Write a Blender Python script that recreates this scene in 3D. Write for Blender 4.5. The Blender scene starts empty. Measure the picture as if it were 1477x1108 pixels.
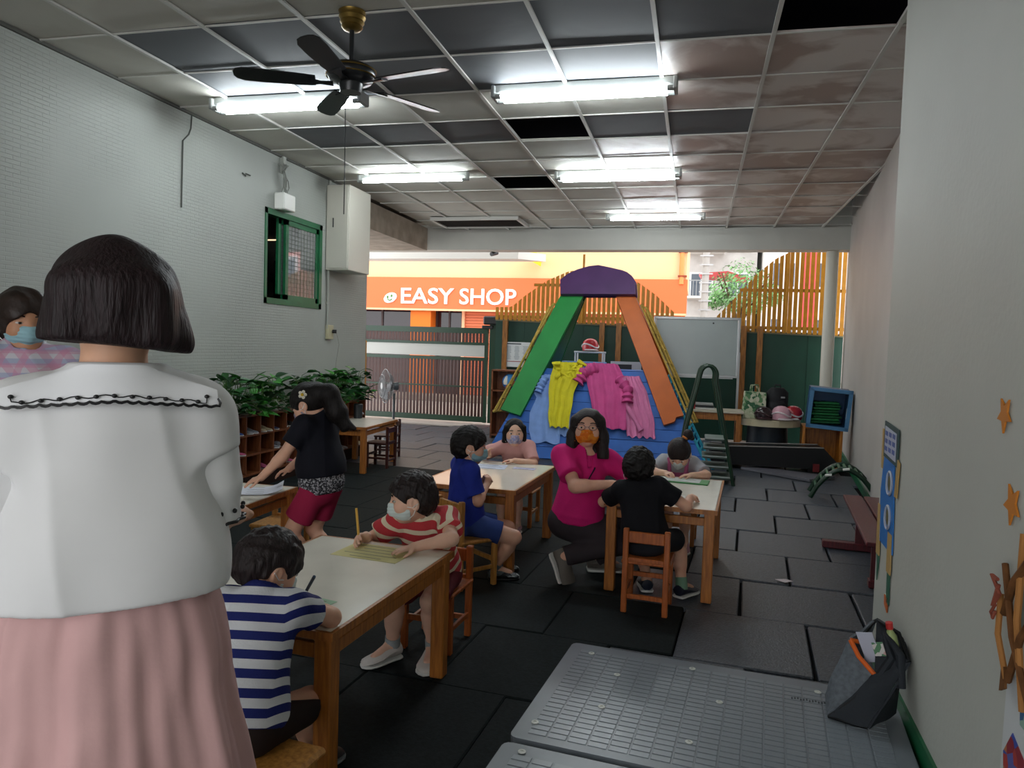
import bpy, bmesh, math, random
import numpy as np
from mathutils import Vector, Matrix
random.seed(7)
scene = bpy.context.scene
COL = scene.collection

# ------------------------------------------------------------------ camera
cam_data = bpy.data.cameras.new('camera')
cam = bpy.data.objects.new('camera', cam_data)
COL.objects.link(cam)
PITCH, YAW, ROLL, FOCAL_PX = -0.04987, 0.24228, 0.03207, 1063.5
_f = Vector((-math.sin(YAW)*math.cos(PITCH), math.cos(YAW)*math.cos(PITCH), math.sin(PITCH)))
_r = Vector((math.cos(YAW), math.sin(YAW), 0))
_u = _r.cross(_f)
_r2 = _r*math.cos(ROLL) + _u*math.sin(ROLL)
_u2 = -_r*math.sin(ROLL) + _u*math.cos(ROLL)
cam.matrix_world = Matrix(((_r2.x, _u2.x, -_f.x, 0), (_r2.y, _u2.y, -_f.y, 0), (_r2.z, _u2.z, -_f.z, 1.40), (0, 0, 0, 1)))
cam_data.sensor_fit = 'HORIZONTAL'
cam_data.sensor_width = 36.0
cam_data.lens = 36.0*FOCAL_PX/1477.0
cam_data.clip_end = 300
scene.camera = cam

# ------------------------------------------------------------------ light and exposure
SKY = 1.3
TUBE = 29.0
world = bpy.data.worlds.new('overcast_sky')
scene.world = world
world.use_nodes = True
_bg = world.node_tree.nodes['Background']
_bg.inputs[0].default_value = (0.97, 0.98, 1.0, 1)
_bg.inputs[1].default_value = SKY
vs = scene.view_settings
vs.view_transform = 'Standard'
vs.look = 'None'
vs.gamma = 1.0
vs.use_curve_mapping = False
vs.exposure = 1.32

# ------------------------------------------------------------------ materials
def lin(h):
    h = h.lstrip('#')
    c = [int(h[i:i+2], 16)/255 for i in (0, 2, 4)]
    return tuple(x/12.92 if x <= .04045 else ((x+.055)/1.055)**2.4 for x in c)

MATS = {}
def mat(name, hexc, rough=.55, spec=.4, noise=0.0, nscale=8.0, bump=0.0, bscale=60.0, metal=0.0, sss=0.0, stretch=None, hex2=None, coat=0.0):
    if name in MATS:
        return MATS[name]
    m = bpy.data.materials.new(name)
    m.use_nodes = True
    nt = m.node_tree
    b = nt.nodes['Principled BSDF']
    c = lin(hexc)
    b.inputs['Base Color'].default_value = (*c, 1)
    b.inputs['Roughness'].default_value = rough
    b.inputs['Specular IOR Level'].default_value = spec
    b.inputs['Metallic'].default_value = metal
    if coat:
        b.inputs['Coat Weight'].default_value = coat
        b.inputs['Coat Roughness'].default_value = .12
    if sss:
        b.inputs['Subsurface Weight'].default_value = sss
        b.inputs['Subsurface Radius'].default_value = (.012, .005, .003)
        b.inputs['Subsurface Scale'].default_value = 1.0
    if noise or bump:
        tc = nt.nodes.new('ShaderNodeTexCoord')
        src = tc.outputs['Object']
        if stretch:
            mp = nt.nodes.new('ShaderNodeMapping')
            mp.inputs['Scale'].default_value = stretch
            nt.links.new(src, mp.inputs[0])
            src = mp.outputs[0]
    if noise:
        n = nt.nodes.new('ShaderNodeTexNoise')
        n.inputs['Scale'].default_value = nscale
        n.inputs['Detail'].default_value = 5
        nt.links.new(src, n.inputs['Vector'])
        r = nt.nodes.new('ShaderNodeValToRGB')
        lo = lin(hex2) if hex2 else tuple(x*(1-noise) for x in c)
        hi = c if hex2 else tuple(min(1, x*(1+noise)) for x in c)
        r.color_ramp.elements[0].color = (*lo, 1)
        r.color_ramp.elements[1].color = (*hi, 1)
        r.color_ramp.elements[0].position = .32
        r.color_ramp.elements[1].position = .68
        nt.links.new(n.outputs[0], r.inputs[0])
        nt.links.new(r.outputs[0], b.inputs['Base Color'])
    if bump:
        n2 = nt.nodes.new('ShaderNodeTexNoise')
        n2.inputs['Scale'].default_value = bscale
        n2.inputs['Detail'].default_value = 4
        nt.links.new(src, n2.inputs['Vector'])
        bp = nt.nodes.new('ShaderNodeBump')
        bp.inputs['Strength'].default_value = bump
        bp.inputs['Distance'].default_value = .01
        nt.links.new(n2.outputs[0], bp.inputs['Height'])
        nt.links.new(bp.outputs[0], b.inputs['Normal'])
    MATS[name] = m
    return m

def emit(name, hexc, strength):
    m = bpy.data.materials.new(name)
    m.use_nodes = True
    nt = m.node_tree
    nt.nodes.remove(nt.nodes['Principled BSDF'])
    e = nt.nodes.new('ShaderNodeEmission')
    e.inputs[0].default_value = (*lin(hexc), 1)
    e.inputs[1].default_value = strength
    nt.links.new(e.outputs[0], nt.nodes['Material Output'].inputs[0])
    MATS[name] = m
    return m

def stripe_mat(name, hexa, hexb, period, duty=.5, attr='u', offset=0.0, rough=.8):
    """bands of two dyed colours along a cloth coordinate stored on the mesh"""
    m = mat(name, hexa, rough, .2, bump=.25, bscale=160)
    nt = m.node_tree
    b = nt.nodes['Principled BSDF']
    a = nt.nodes.new('ShaderNodeAttribute'); a.attribute_name = attr
    ad = nt.nodes.new('ShaderNodeMath'); ad.operation = 'ADD'; ad.inputs[1].default_value = offset
    md = nt.nodes.new('ShaderNodeMath'); md.operation = 'FLOORED_MODULO'; md.inputs[1].default_value = period
    gt = nt.nodes.new('ShaderNodeMath'); gt.operation = 'GREATER_THAN'; gt.inputs[1].default_value = period*duty
    mx = nt.nodes.new('ShaderNodeMix'); mx.data_type = 'RGBA'
    mx.inputs[6].default_value = (*lin(hexa), 1); mx.inputs[7].default_value = (*lin(hexb), 1)
    nt.links.new(a.outputs['Fac'], ad.inputs[0]); nt.links.new(ad.outputs[0], md.inputs[0])
    nt.links.new(md.outputs[0], gt.inputs[0]); nt.links.new(gt.outputs[0], mx.inputs[0])
    nt.links.new(mx.outputs[2], b.inputs['Base Color'])
    return m

def plaid_mat(name, base, c1, c2, s):
    m = mat(name, base, .8, .2)
    nt = m.node_tree
    b = nt.nodes['Principled BSDF']
    tc = nt.nodes.new('ShaderNodeTexCoord')
    prev = None
    col = (*lin(base), 1)
    for axis, hexc, thr, off in (('DIAGONAL', c1, .55, 0.0), ('Z', c2, .55, 1.0), ('X', c1, .72, .6), ('Z', c1, .8, 2.6)):
        w = nt.nodes.new('ShaderNodeTexWave'); w.wave_type = 'BANDS'
        w.bands_direction = axis
        w.inputs['Scale'].default_value = s; w.inputs['Phase Offset'].default_value = off
        g = nt.nodes.new('ShaderNodeMath'); g.operation = 'GREATER_THAN'; g.inputs[1].default_value = thr
        k = nt.nodes.new('ShaderNodeMath'); k.operation = 'MULTIPLY'; k.inputs[1].default_value = .55
        mx = nt.nodes.new('ShaderNodeMix'); mx.data_type = 'RGBA'
        mx.inputs[7].default_value = (*lin(hexc), 1)
        nt.links.new(tc.outputs['Object'], w.inputs['Vector'])
        nt.links.new(w.outputs['Fac'], g.inputs[0]); nt.links.new(g.outputs[0], k.inputs[0]); nt.links.new(k.outputs[0], mx.inputs[0])
        if prev is None: mx.inputs[6].default_value = col
        else: nt.links.new(prev, mx.inputs[6])
        prev = mx.outputs[2]
    nt.links.new(prev, b.inputs['Base Color'])
    return m

def blotch_mat(name, cols, scale, rough=.8, kind='VORONOI'):
    """printed cloth: small patches of a few dyed colours"""
    m = mat(name, cols[0], rough, .25)
    nt = m.node_tree
    b = nt.nodes['Principled BSDF']
    tc = nt.nodes.new('ShaderNodeTexCoord')
    v = nt.nodes.new('ShaderNodeTexVoronoi'); v.inputs['Scale'].default_value = scale
    s = nt.nodes.new('ShaderNodeSeparateColor')
    r = nt.nodes.new('ShaderNodeValToRGB'); r.color_ramp.interpolation = 'CONSTANT'
    while len(r.color_ramp.elements) < len(cols): r.color_ramp.elements.new(.5)
    for i, c in enumerate(cols):
        r.color_ramp.elements[i].position = i/len(cols)
        r.color_ramp.elements[i].color = (*lin(c), 1)
    nt.links.new(tc.outputs['Object'], v.inputs['Vector']); nt.links.new(v.outputs['Color'], s.inputs[0])
    nt.links.new(s.outputs[0], r.inputs[0]); nt.links.new(r.outputs[0], b.inputs['Base Color'])
    return m

def wood_mat(name, light, dark, rough=.38):
    m = mat(name, light, rough, .45, noise=.3, nscale=5, hex2=dark, stretch=(14, 14, 1.5), bump=.06, bscale=12)
    return m

# ------------------------------------------------------------------ object helpers
def tag(o, label=None, cat=None, group=None, kind=None):
    if label: o['label'] = label
    if cat: o['category'] = cat
    if group: o['group'] = group
    if kind: o['kind'] = kind
    return o

def link_mesh(name, me, m, parent=None, loc=(0, 0, 0), rot=(0, 0, 0)):
    if m is not None and not me.materials: me.materials.append(m)
    o = bpy.data.objects.new(name, me)
    COL.objects.link(o)
    o.location = loc; o.rotation_euler = rot
    if parent is not None: o.parent = parent
    return o

def thing(name, label, cat, loc=(0, 0, 0), rotz=0.0, group=None):
    o = bpy.data.objects.new(name, None)
    COL.objects.link(o)
    o.empty_display_size = .1
    o.location = loc; o.rotation_euler = (0, 0, rotz)
    return tag(o, label, cat, group)

def structure(o):
    o['kind'] = 'structure'
    return o

def copy_tree(root, loc, rotz, label, group=None, mats=None):
    def cp(o, par):
        c = o.copy()
        COL.objects.link(c)
        if par is not None: c.parent = par
        if mats and c.type == 'MESH' and c.data.materials and c.data.materials[0].name in mats:
            c.material_slots[0].link = 'OBJECT'
            c.material_slots[0].material = mats[c.data.materials[0].name]
        for ch in list(kids.get(o.name, ())): cp(ch, c)
        return c
    kids = {}
    for o in root.children_recursive: kids.setdefault(o.parent.name, []).append(o)
    c = cp(root, None)
    c.location = loc; c.rotation_euler = (0, 0, rotz)
    c['label'] = label
    if group: c['group'] = group
    return c

class B:
    """collects shapes into one mesh"""
    def __init__(self): self.v = []; self.f = []
    def add(self, vs, fs, M=None):
        n = len(self.v)
        if M is not None: vs = [M @ Vector(v) for v in vs]
        self.v += [tuple(v) for v in vs]
        self.f += [tuple(i+n for i in f) for f in fs]
        return self
    def box(self, c, s, rot=None, bev=0.0):
        M = Matrix.Translation(c)
        if rot is not None: M = M @ (rot if isinstance(rot, Matrix) else Matrix.Rotation(rot, 4, 'Z'))
        x, y, z = s[0]/2, s[1]/2, s[2]/2
        if not bev:
            vs = [(sx*x, sy*y, sz*z) for sx in (-1, 1) for sy in (-1, 1) for sz in (-1, 1)]
            fs = [(0, 1, 3, 2), (4, 6, 7, 5), (0, 4, 5, 1), (2, 3, 7, 6), (0, 2, 6, 4), (1, 5, 7, 3)]
            return self.add(vs, fs, M)
        bev = min(bev, x*.95, y*.95, z*.95)
        vs = []; idx = {}
        for sx in (-1, 1):
            for sy in (-1, 1):
                for sz in (-1, 1):
                    for ax in range(3):
                        p = [sx*(x-bev), sy*(y-bev), sz*(z-bev)]
                        p[ax] = (sx*x, sy*y, sz*z)[ax]
                        idx[(sx, sy, sz, ax)] = len(vs); vs.append(p)
        fs = []
        I = lambda a, b, c, ax: idx[(a, b, c, ax)]
        for s in (-1, 1):
            for ax, mk in ((0, lambda a, b: (s, a, b)), (1, lambda a, b: (a, s, b)), (2, lambda a, b: (a, b, s))):
                q = [I(*mk(-1, -1), ax), I(*mk(1, -1), ax), I(*mk(1, 1), ax), I(*mk(-1, 1), ax)]
                fs.append(q)
        for a in (-1, 1):
            for b in (-1, 1):
                fs.append([I(a, b, -1, 0), I(a, b, 1, 0), I(a, b, 1, 1), I(a, b, -1, 1)])
                fs.append([I(a, -1, b, 0), I(a, 1, b, 0), I(a, 1, b, 2), I(a, -1, b, 2)])
                fs.append([I(-1, a, b, 1), I(1, a, b, 1), I(1, a, b, 2), I(-1, a, b, 2)])
                for c in (-1, 1):
                    fs.append([I(a, b, c, 0), I(a, b, c, 1), I(a, b, c, 2)])
        return self.add(vs, fs, M)
    def tube(self, pts, r, n=8, caps=True, closed=False):
        pts = [Vector(p) for p in pts]
        m = len(pts)
        rs = r if isinstance(r, (list, tuple)) else [r]*m
        vs = []
        up = None
        for i, p in enumerate(pts):
            if closed: t = pts[(i+1) % m]-pts[i-1]
            else: t = pts[min(i+1, m-1)]-pts[max(i-1, 0)]
            if t.length < 1e-9: t = Vector((0, 0, 1))
            t.normalize()
            if up is None: up = t.orthogonal().normalized()
            up = (up-t*up.dot(t))
            if up.length < 1e-6: up = t.orthogonal()
            up.normalize()
            s = t.cross(up)
            for k in range(n):
                a = 2*math.pi*k/n
                vs.append(p+(up*math.cos(a)+s*math.sin(a))*rs[i])
        fs = []
        for i in range(m if closed else m-1):
            j = (i+1) % m
            for k in range(n):
                fs.append((i*n+k, i*n+(k+1) % n, j*n+(k+1) % n, j*n+k))
        if caps and not closed:
            fs.append(tuple(range(n))[::-1]); fs.append(tuple((m-1)*n+k for k in range(n)))
        return self.add(vs, fs)
    def cyl(self, a, b, r, r2=None, n=12): return self.tube([a, b], [r, r if r2 is None else r2], n)
    def lathe(self, prof, n=24, M=None, loc=(0, 0, 0)):
        vs = []; fs = []
        for r, z in prof:
            for k in range(n):
                a = 2*math.pi*k/n
                vs.append((loc[0]+r*math.cos(a), loc[1]+r*math.sin(a), loc[2]+z))
        for i in range(len(prof)-1):
            for k in range(n):
                fs.append((i*n+k, i*n+(k+1) % n, (i+1)*n+(k+1) % n, (i+1)*n+k))
        if prof[0][0] > 1e-5: fs.append(tuple(range(n))[::-1])
        if prof[-1][0] > 1e-5: fs.append(tuple((len(prof)-1)*n+k for k in range(n)))
        return self.add(vs, fs, M)
    def ball(self, c, r, n=12, m=8, M=None):
        rx, ry, rz = r if isinstance(r, (tuple, list)) else (r, r, r)
        R = Matrix.Translation(c) @ (M or Matrix.Identity(4))
        vs = []; fs = []
        for i in range(m+1):
            t = math.pi*i/m
            for k in range(n):
                a = 2*math.pi*k/n
                vs.append((rx*math.sin(t)*math.cos(a), ry*math.sin(t)*math.sin(a), rz*math.cos(t)))
        for i in range(m):
            for k in range(n):
                fs.append((i*n+k, (i+1)*n+k, (i+1)*n+(k+1) % n, i*n+(k+1) % n))
        return self.add(vs, fs, R)
    def prism(self, poly, off, M=None):
        """polygon (3D points) pushed along off"""
        n = len(poly)
        o = Vector(off)
        vs = [Vector(p) for p in poly]+[Vector(p)+o for p in poly]
        fs = [tuple(range(n))[::-1], tuple(range(n, 2*n))]
        fs += [(i, (i+1) % n, n+(i+1) % n, n+i) for i in range(n)]
        return self.add(vs, fs, M)
    def sheet(self, P, th=0.0, nrm=None):
        """grid of points P[i][j]; th pushes a second layer along nrm"""
        a = len(P); b = len(P[0])
        vs = [Vector(p) for row in P for p in row]
        fs = [(i*b+j, i*b+j+1, (i+1)*b+j+1, (i+1)*b+j) for i in range(a-1) for j in range(b-1)]
        if th:
            o = Vector(nrm)*th
            n = len(vs)
            vs += [v+o for v in vs]
            fs += [tuple(n+q for q in f)[::-1] for f in fs]
            rim = [i*b for i in range(a)]+[(a-1)*b+j for j in range(1, b)]+[i*b+b-1 for i in range(a-2, -1, -1)]+[j for j in range(b-2, 0, -1)]
            for i in range(len(rim)):
                p, q = rim[i], rim[(i+1) % len(rim)]
                fs.append((p, q, n+q, n+p))
        return self.add(vs, fs)
    def mesh(self, name, smooth=False, m=None, angle=None):
        me = bpy.data.meshes.new(name)
        me.from_pydata(self.v, [], self.f)
        bm = bmesh.new(); bm.from_mesh(me)
        bmesh.ops.remove_doubles(bm, verts=bm.verts, dist=1e-5)
        bmesh.ops.recalc_face_normals(bm, faces=bm.faces)
        bm.to_mesh(me); bm.free()
        if smooth:
            me.polygons.foreach_set('use_smooth', [True]*len(me.polygons))
            me.set_sharp_from_angle(angle=angle or math.radians(45))
        if m is not None: me.materials.append(m)
        return me
    def build(self, name, m, parent=None, smooth=False, loc=(0, 0, 0), rot=(0, 0, 0)):
        return link_mesh(name, self.mesh(name, smooth, m), m, parent, loc, rot)

def box(name, c, s, m, parent=None, rot=None, bev=0.0):
    """box whose object origin sits at its own centre when it has no rotation matrix"""
    return B().box((0, 0, 0), s, rot, bev).build(name, m, parent, loc=c)

def arc(c, r, a0, a1, n, ax=(1, 0, 0), ay=(0, 0, 1)):
    c = Vector(c); ax = Vector(ax); ay = Vector(ay)
    return [c+ax*(r*math.cos(a0+(a1-a0)*i/n))+ay*(r*math.sin(a0+(a1-a0)*i/n)) for i in range(n+1)]
# ------------------------------------------------------------------ shared materials
M_wall = mat('wall_paint', '#b6b8b0', .62, .35, noise=.05, nscale=1.2, bump=.12, bscale=40)
M_wood = wood_mat('honey_wood', '#b5722f', '#8a5120')
M_woodred = wood_mat('orange_wood', '#b5622a', '#8c4518')
M_woodyel = wood_mat('pale_wood', '#c08a45', '#94612a')
M_wooddark = wood_mat('dark_red_wood', '#4c221a', '#331410')
M_shelf = wood_mat('shelf_wood', '#8a5230', '#63351c')
M_lam = mat('cream_laminate', '#e4dfd2', .16, .5, noise=.04, nscale=6)
M_white = mat('white_enamel', '#e4e4de', .4, .45)
M_black = mat('black_plastic', '#141416', .42, .45)
M_green = mat('green_enamel', '#12603a', .38, .5, noise=.12, nscale=10)
M_dgreen = mat('dark_green_tube', '#082f1a', .35, .5)
M_metal = mat('brushed_steel', '#a9abad', .3, .5, metal=.9)

CEIL = 3.314
WL = -4.28            # inner face of the left wall
# left wall: ribbed mosaic under white paint
def ribbed_wall():
    m = mat('ribbed_wall', '#a6aaa4', .6, .35, noise=.06, nscale=.9)
    nt = m.node_tree; b = nt.nodes['Principled BSDF']
    tc = nt.nodes.new('ShaderNodeTexCoord')
    br = nt.nodes.new('ShaderNodeTexBrick')
    mp = nt.nodes.new('ShaderNodeMapping'); mp.inputs['Rotation'].default_value = (0, math.radians(90), 0)
    sp = nt.nodes.new('ShaderNodeSeparateXYZ'); cb = nt.nodes.new('ShaderNodeCombineXYZ')
    nt.links.new(tc.outputs['Object'], sp.inputs[0]); nt.links.new(sp.outputs['Y'], cb.inputs['X']); nt.links.new(sp.outputs['Z'], cb.inputs['Y'])
    nt.links.new(cb.outputs[0], br.inputs['Vector'])
    br.inputs['Scale'].default_value = 1.0
    br.inputs['Brick Width'].default_value = .11; br.inputs['Row Height'].default_value = .028
    br.inputs['Mortar Size'].default_value = .0035; br.inputs['Mortar Smooth'].default_value = .6
    n = nt.nodes.new('ShaderNodeTexNoise'); n.inputs['Scale'].default_value = 1.1
    nt.links.new(tc.outputs['Object'], n.inputs['Vector'])
    mr = nt.nodes.new('ShaderNodeMapRange'); mr.inputs[1].default_value = .3; mr.inputs[2].default_value = .6
    nt.links.new(n.outputs[0], mr.inputs[0])
    ml = nt.nodes.new('ShaderNodeMath'); ml.operation = 'MULTIPLY'; ml.inputs[1].default_value = .7
    nt.links.new(mr.outputs[0], ml.inputs[0])
    bp = nt.nodes.new('ShaderNodeBump'); bp.invert = True; bp.inputs['Distance'].default_value = .006
    nt.links.new(ml.outputs[0], bp.inputs['Strength'])
    nt.links.new(br.outputs['Fac'], bp.inputs['Height']); nt.links.new(bp.outputs[0], b.inputs['Normal'])
    return m
M_rib = ribbed_wall()
wy0, wy1, wz0, wz1 = 6.69, 7.86, 1.77, 2.74      # window opening
Y0 = -2.6
b = B()
for y0, y1, z0, z1 in ((Y0, wy0, 0, CEIL), (wy1, 9.1, 0, CEIL), (wy0, wy1, 0, wz0), (wy0, wy1, wz1, CEIL)):
    b.box((WL-.11, (y0+y1)/2, (z0+z1)/2), (.22, y1-y0, z1-z0))
structure(b.build('wall_left', M_rib))

# right walls: a thick near pier and the slanting far wall
def wall_run(name, p0, p1, th, h, m):
    p0 = Vector((*p0, 0)); p1 = Vector((*p1, 0)); d = (p1-p0).normalized(); n = Vector((d.y, -d.x, 0))*th
    o = B().prism([p0, p1, p1+n, p0+n], (0, 0, h)).build(name, m)
    return structure(o)
near_wall = wall_run('wall_right', (.59, Y0), (.866, 3.75), .5, CEIL, M_wall)
wall_run('wall_right_far', (1.26, 3.76), (2.16, 12.05), .15, 3.85, mat('far_wall_paint', '#b8b4ae', .6, .35, noise=.05, nscale=1.5))
b = B().prism([(.583, Y0, .002), (.853, 3.745, .002), (.8665, 3.745, .002), (.598, Y0, .002)], (0, 0, .085))
structure(b.build('baseboard_right', M_green))
b = B().prism([(1.255, 3.8, .002), (2.13, 12.0, .002), (2.16, 12.0, .002), (1.272, 3.8, .002)], (0, 0, .085))
structure(b.build('baseboard_right_far', M_green))
# rear of the room: two wall returns and a header round the wide entrance behind the photographer
structure(B().box((-1.9, 11.78, 3.57), (8.8, .12, .55)).build('trim_leak_filler', M_wall))  # filler added over the street beam to shut out leaking sky light
b = B()
b.box((-4.0, Y0-.1, CEIL/2), (.6, .2, CEIL)).box((.45, Y0-.1, CEIL/2), (.4, .2, CEIL)).box((-1.7, Y0-.1, 3.15), (4.0, .2, .35))
structure(b.build('wall_back', M_wall))

# ------------------------------------------------------------------ floor of rubber mats
M_sub = mat('mat_gap', '#0a0b0c', .9, .1)
floor = B().box((-1.6, 5.0, -.06), (8.6, 15.4, .06)).build('floor', M_sub)
structure(floor)
def rubber(name, hexc, rough, bump, spec):
    m = mat(name, hexc, rough, spec, noise=.35, nscale=55, bump=bump, bscale=110)
    return m
M_rubA = rubber('rubber_mat_smooth', '#12191a', .8, .12, .18)
M_rubB = rubber('rubber_mat_coarse_sheen', '#40464e', .35, .5, .5)  # coarse mats, colour lightened to carry the bluish sky sheen
TW, TD, TR = .625, .68, -.09
def tile_mesh(m, gap):
    return B().box((0, 0, 0), (TW-gap, TD-gap, .03), bev=.006).mesh('rubber_mat', m=m)
tA = tile_mesh(M_rubA, .0025); tB = tile_mesh(M_rubB, .016)
ux = Vector((math.cos(TR), math.sin(TR), 0)); uy = Vector((-math.sin(TR)-.05, math.cos(TR), 0)).normalized()
O = Vector((.30, 4.09, 0))
rng = random.Random(3)
for j in range(-8, 14):
    for i in range(-13, 8):
        c = O+ux*((i+.5+(.5 if j % 2 else 0))*TW)+uy*((j+.5)*TD)
        right = 1.5+.1*(c.y-4) if c.y > 3.7 else 1.15
        left = -4.15 if c.y < 8.9 else -5.4
        if c.x < left or c.x > right-.05 or c.y > 12.3 or c.y < -2.0: continue
        if (c.y < 2.0 and c.x < -2.4): continue
        coarse = c.x > -.25 or c.y > 8
        o = link_mesh('rubber_mat', tB if coarse else tA, None, floor)
        o.location = (c.x, c.y, -.015-(rng.random()*.006 if coarse else 0))
        k = 1.0 if coarse else .15
        o.rotation_euler = (rng.uniform(-.008, .008)*k, rng.uniform(-.008, .008)*k, TR+.025+rng.uniform(-.012, .012)*k)

# ------------------------------------------------------------------ ceiling: bars, lay-in panels, holes
ceiling = B().box((-1.2, 4.6, CEIL+.42), (7.6, 14.8, .06)).build('ceiling', mat('slab_soffit', '#1b1a22', .9, .1))
structure(ceiling)
GX = [-3.703+.6787*i for i in range(-1, 9)]
GY = [3.357+.6787*j for j in range(-8, 13)]
def wall_x(y): return .62 if y < 3.7 else 1.30+.1086*(y-3.76)
def panel_mat(name, hexc, stain, rough):
    m = mat(name, hexc, rough, .3)
    nt = m.node_tree; bs = nt.nodes['Principled BSDF']
    g = nt.nodes.new('ShaderNodeNewGeometry')
    n = nt.nodes.new('ShaderNodeTexNoise'); n.inputs['Scale'].default_value = 1.6; n.inputs['Detail'].default_value = 5; n.inputs['Distortion'].default_value = .8
    nt.links.new(g.outputs['Position'], n.inputs['Vector'])
    r = nt.nodes.new('ShaderNodeValToRGB')
    c = lin(hexc); s = lin(stain)
    r.color_ramp.elements[0].position = .44; r.color_ramp.elements[0].color = (*s, 1)
    r.color_ramp.elements[1].position = .56; r.color_ramp.elements[1].color = (*c, 1)
    nt.links.new(n.outputs[0], r.inputs[0]); nt.links.new(r.outputs[0], bs.inputs['Base Color'])
    return m
P_mats = {'light': panel_mat('ceiling_panel_pale', '#c4c2b8', '#bdbab0', .75),
          'dark': panel_mat('ceiling_panel_grey', '#66696c', '#616467', .7),
          'stain': panel_mat('ceiling_panel_stained', '#cfc7c1', '#a5938a', .42)}
P_mesh = {k: B().box((0, 0, 0), (.668, .668, .012)).mesh('ceiling_panel', m=v) for k, v in P_mats.items()}
HOLES = {(4, 4), (3, 7), (7, 1)}          # (column, row) of the missing panels
DARKROW = {1: (1, 7), 4: (1, 6)}
for j in range(-8, 12):
    y = 3.357+.6787*(j+.5)
    for i in range(0, 9):
        x = GX[i]+.6787/2
        if i == 0: pass
        if x-.33 > wall_x(y)+.05: continue
        if (i, j) in HOLES: continue
        kind = 'light'
        if j in DARKROW and DARKROW[j][0] <= i <= DARKROW[j][1]: kind = 'dark'
        elif j == 2 and 1 <= i <= 5: kind = 'dark'
        elif j >= 2 and i >= 6: kind = 'stain'
        elif j >= 5 and i >= 5: kind = 'stain'
        o = link_mesh('ceiling_panel', P_mesh[kind], None, ceiling)
        o.location = (x, y, CEIL+.006+(rng.uniform(0, .008)))
        o.rotation_euler = (rng.uniform(-.008, .008), rng.uniform(-.008, .008), 0)
        wxp = wall_x(y)
        if i == 0: o.scale.x = .58/.668*1.0; o.location.x = (WL+GX[1])/2
        elif x+.334 > wxp:
            w = max(.1, wxp-(x-.334)); o.scale.x = w/.668; o.location.x = x-.334+w/2
M_bar = mat('ceiling_bar_white', '#c9c8c2', .45, .4)
mb = B().box((0, 0, 0), (.026, 14.25, .012)).box((0, 0, .02), (.004, 14.25, .03)).mesh('ceiling_bar', m=M_bar)
for i, x in enumerate(GX[1:]):
    if x < .6: 
        o = link_mesh('ceiling_bar', mb, None, ceiling, (x, 4.6, CEIL-.008))
    else:
        ys = 3.78 if x < 1.26 else 3.76+(x-1.28)/.1086
        L = 11.7-ys
        o = link_mesh('ceiling_bar', mb, None, ceiling, (x, ys+L/2, CEIL-.008)); o.scale.y = L/14.25
mc = B().box((0, 0, 0), (1, .014, .008)).mesh('ceiling_bar', m=M_bar)
for y in GY:
    x1 = wall_x(y)
    o = link_mesh('ceiling_bar', mc, None, ceiling, ((WL+x1)/2, y, CEIL-.003)); o.scale.x = x1-WL
trim = B().prism([(WL, Y0, CEIL-.02), (WL+.022, Y0, CEIL-.02), (WL+.022, 9.1, CEIL-.02), (WL, 9.1, CEIL-.02)], (0, 0, .022)).build('trim_1', mat('dark_edge_trim', '#4a4a44', .5, .4))
structure(trim)
# dark slatted panel put under the ceiling to stand for a shaded recess
cv = thing('recess_panel', 'long dark slatted panel standing in for a ceiling recess above the gate', 'recess', (-3.27, 10.9, CEIL))
M_rec = mat('recess_brown', '#2e2824', .7, .3)
box('recess_back', (0, 0, -.02), (1.30, .70, .012), M_rec, cv)
for yy in (-.35, .35): box('recess_frame', (0, yy, -.03), (1.36, .04, .05), MATS['ceiling_bar_white'], cv)
for xx in (-.66, .66): box('recess_frame', (xx, 0, -.03), (.04, .70, .05), MATS['ceiling_bar_white'], cv)
for k in range(9): box('recess_slat', (0, -.28+.07*k, -.032), (1.28, .012, .022), M_rec, cv)
# front beam, pillar, concrete haunch, canopy
structure(B().box((-2.0, 11.86, 3.15), (8.3, .3, .34)).build('trim_2', mat('beam_paint', '#b9b8b0', .6, .3, noise=.05, nscale=2)))
M_conc = mat('bare_concrete', '#9a8f82', .8, .2, noise=.2, nscale=5, bump=.2, bscale=30)
structure(B().box((-5.0, 10.3, 3.12), (1.3, 2.4, .36)).build('wall_beam_side', M_conc))
structure(B().box((-5.1, 9.1, 3.45), (1.7, 5.6, .12)).build('ceiling_side', M_conc))
structure(B().prism([(-7.0, 12.9, 2.98), (-3.15, 12.9, 2.98), (-2.85, 13.9, 3.05), (-7.0, 13.9, 3.05)], (0, 0, .14)).build('ceiling_canopy', mat('canopy_paint', '#c9c8c2', .6, .3)))
p = thing('support_pillar', 'slim off-white round pillar in front of the right yellow picket arch', 'pillar', (1.92, 11.9, 0))
B().cyl((0, 0, .02), (0, 0, 2.98), .088, n=20).build('shaft', mat('pillar_paint', '#c6c4b8', .5, .4), p, smooth=True)
B().cyl((0, 0, 0), (0, 0, .03), .13, n=20).build('base_plate', M_metal, p, smooth=True)

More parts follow.
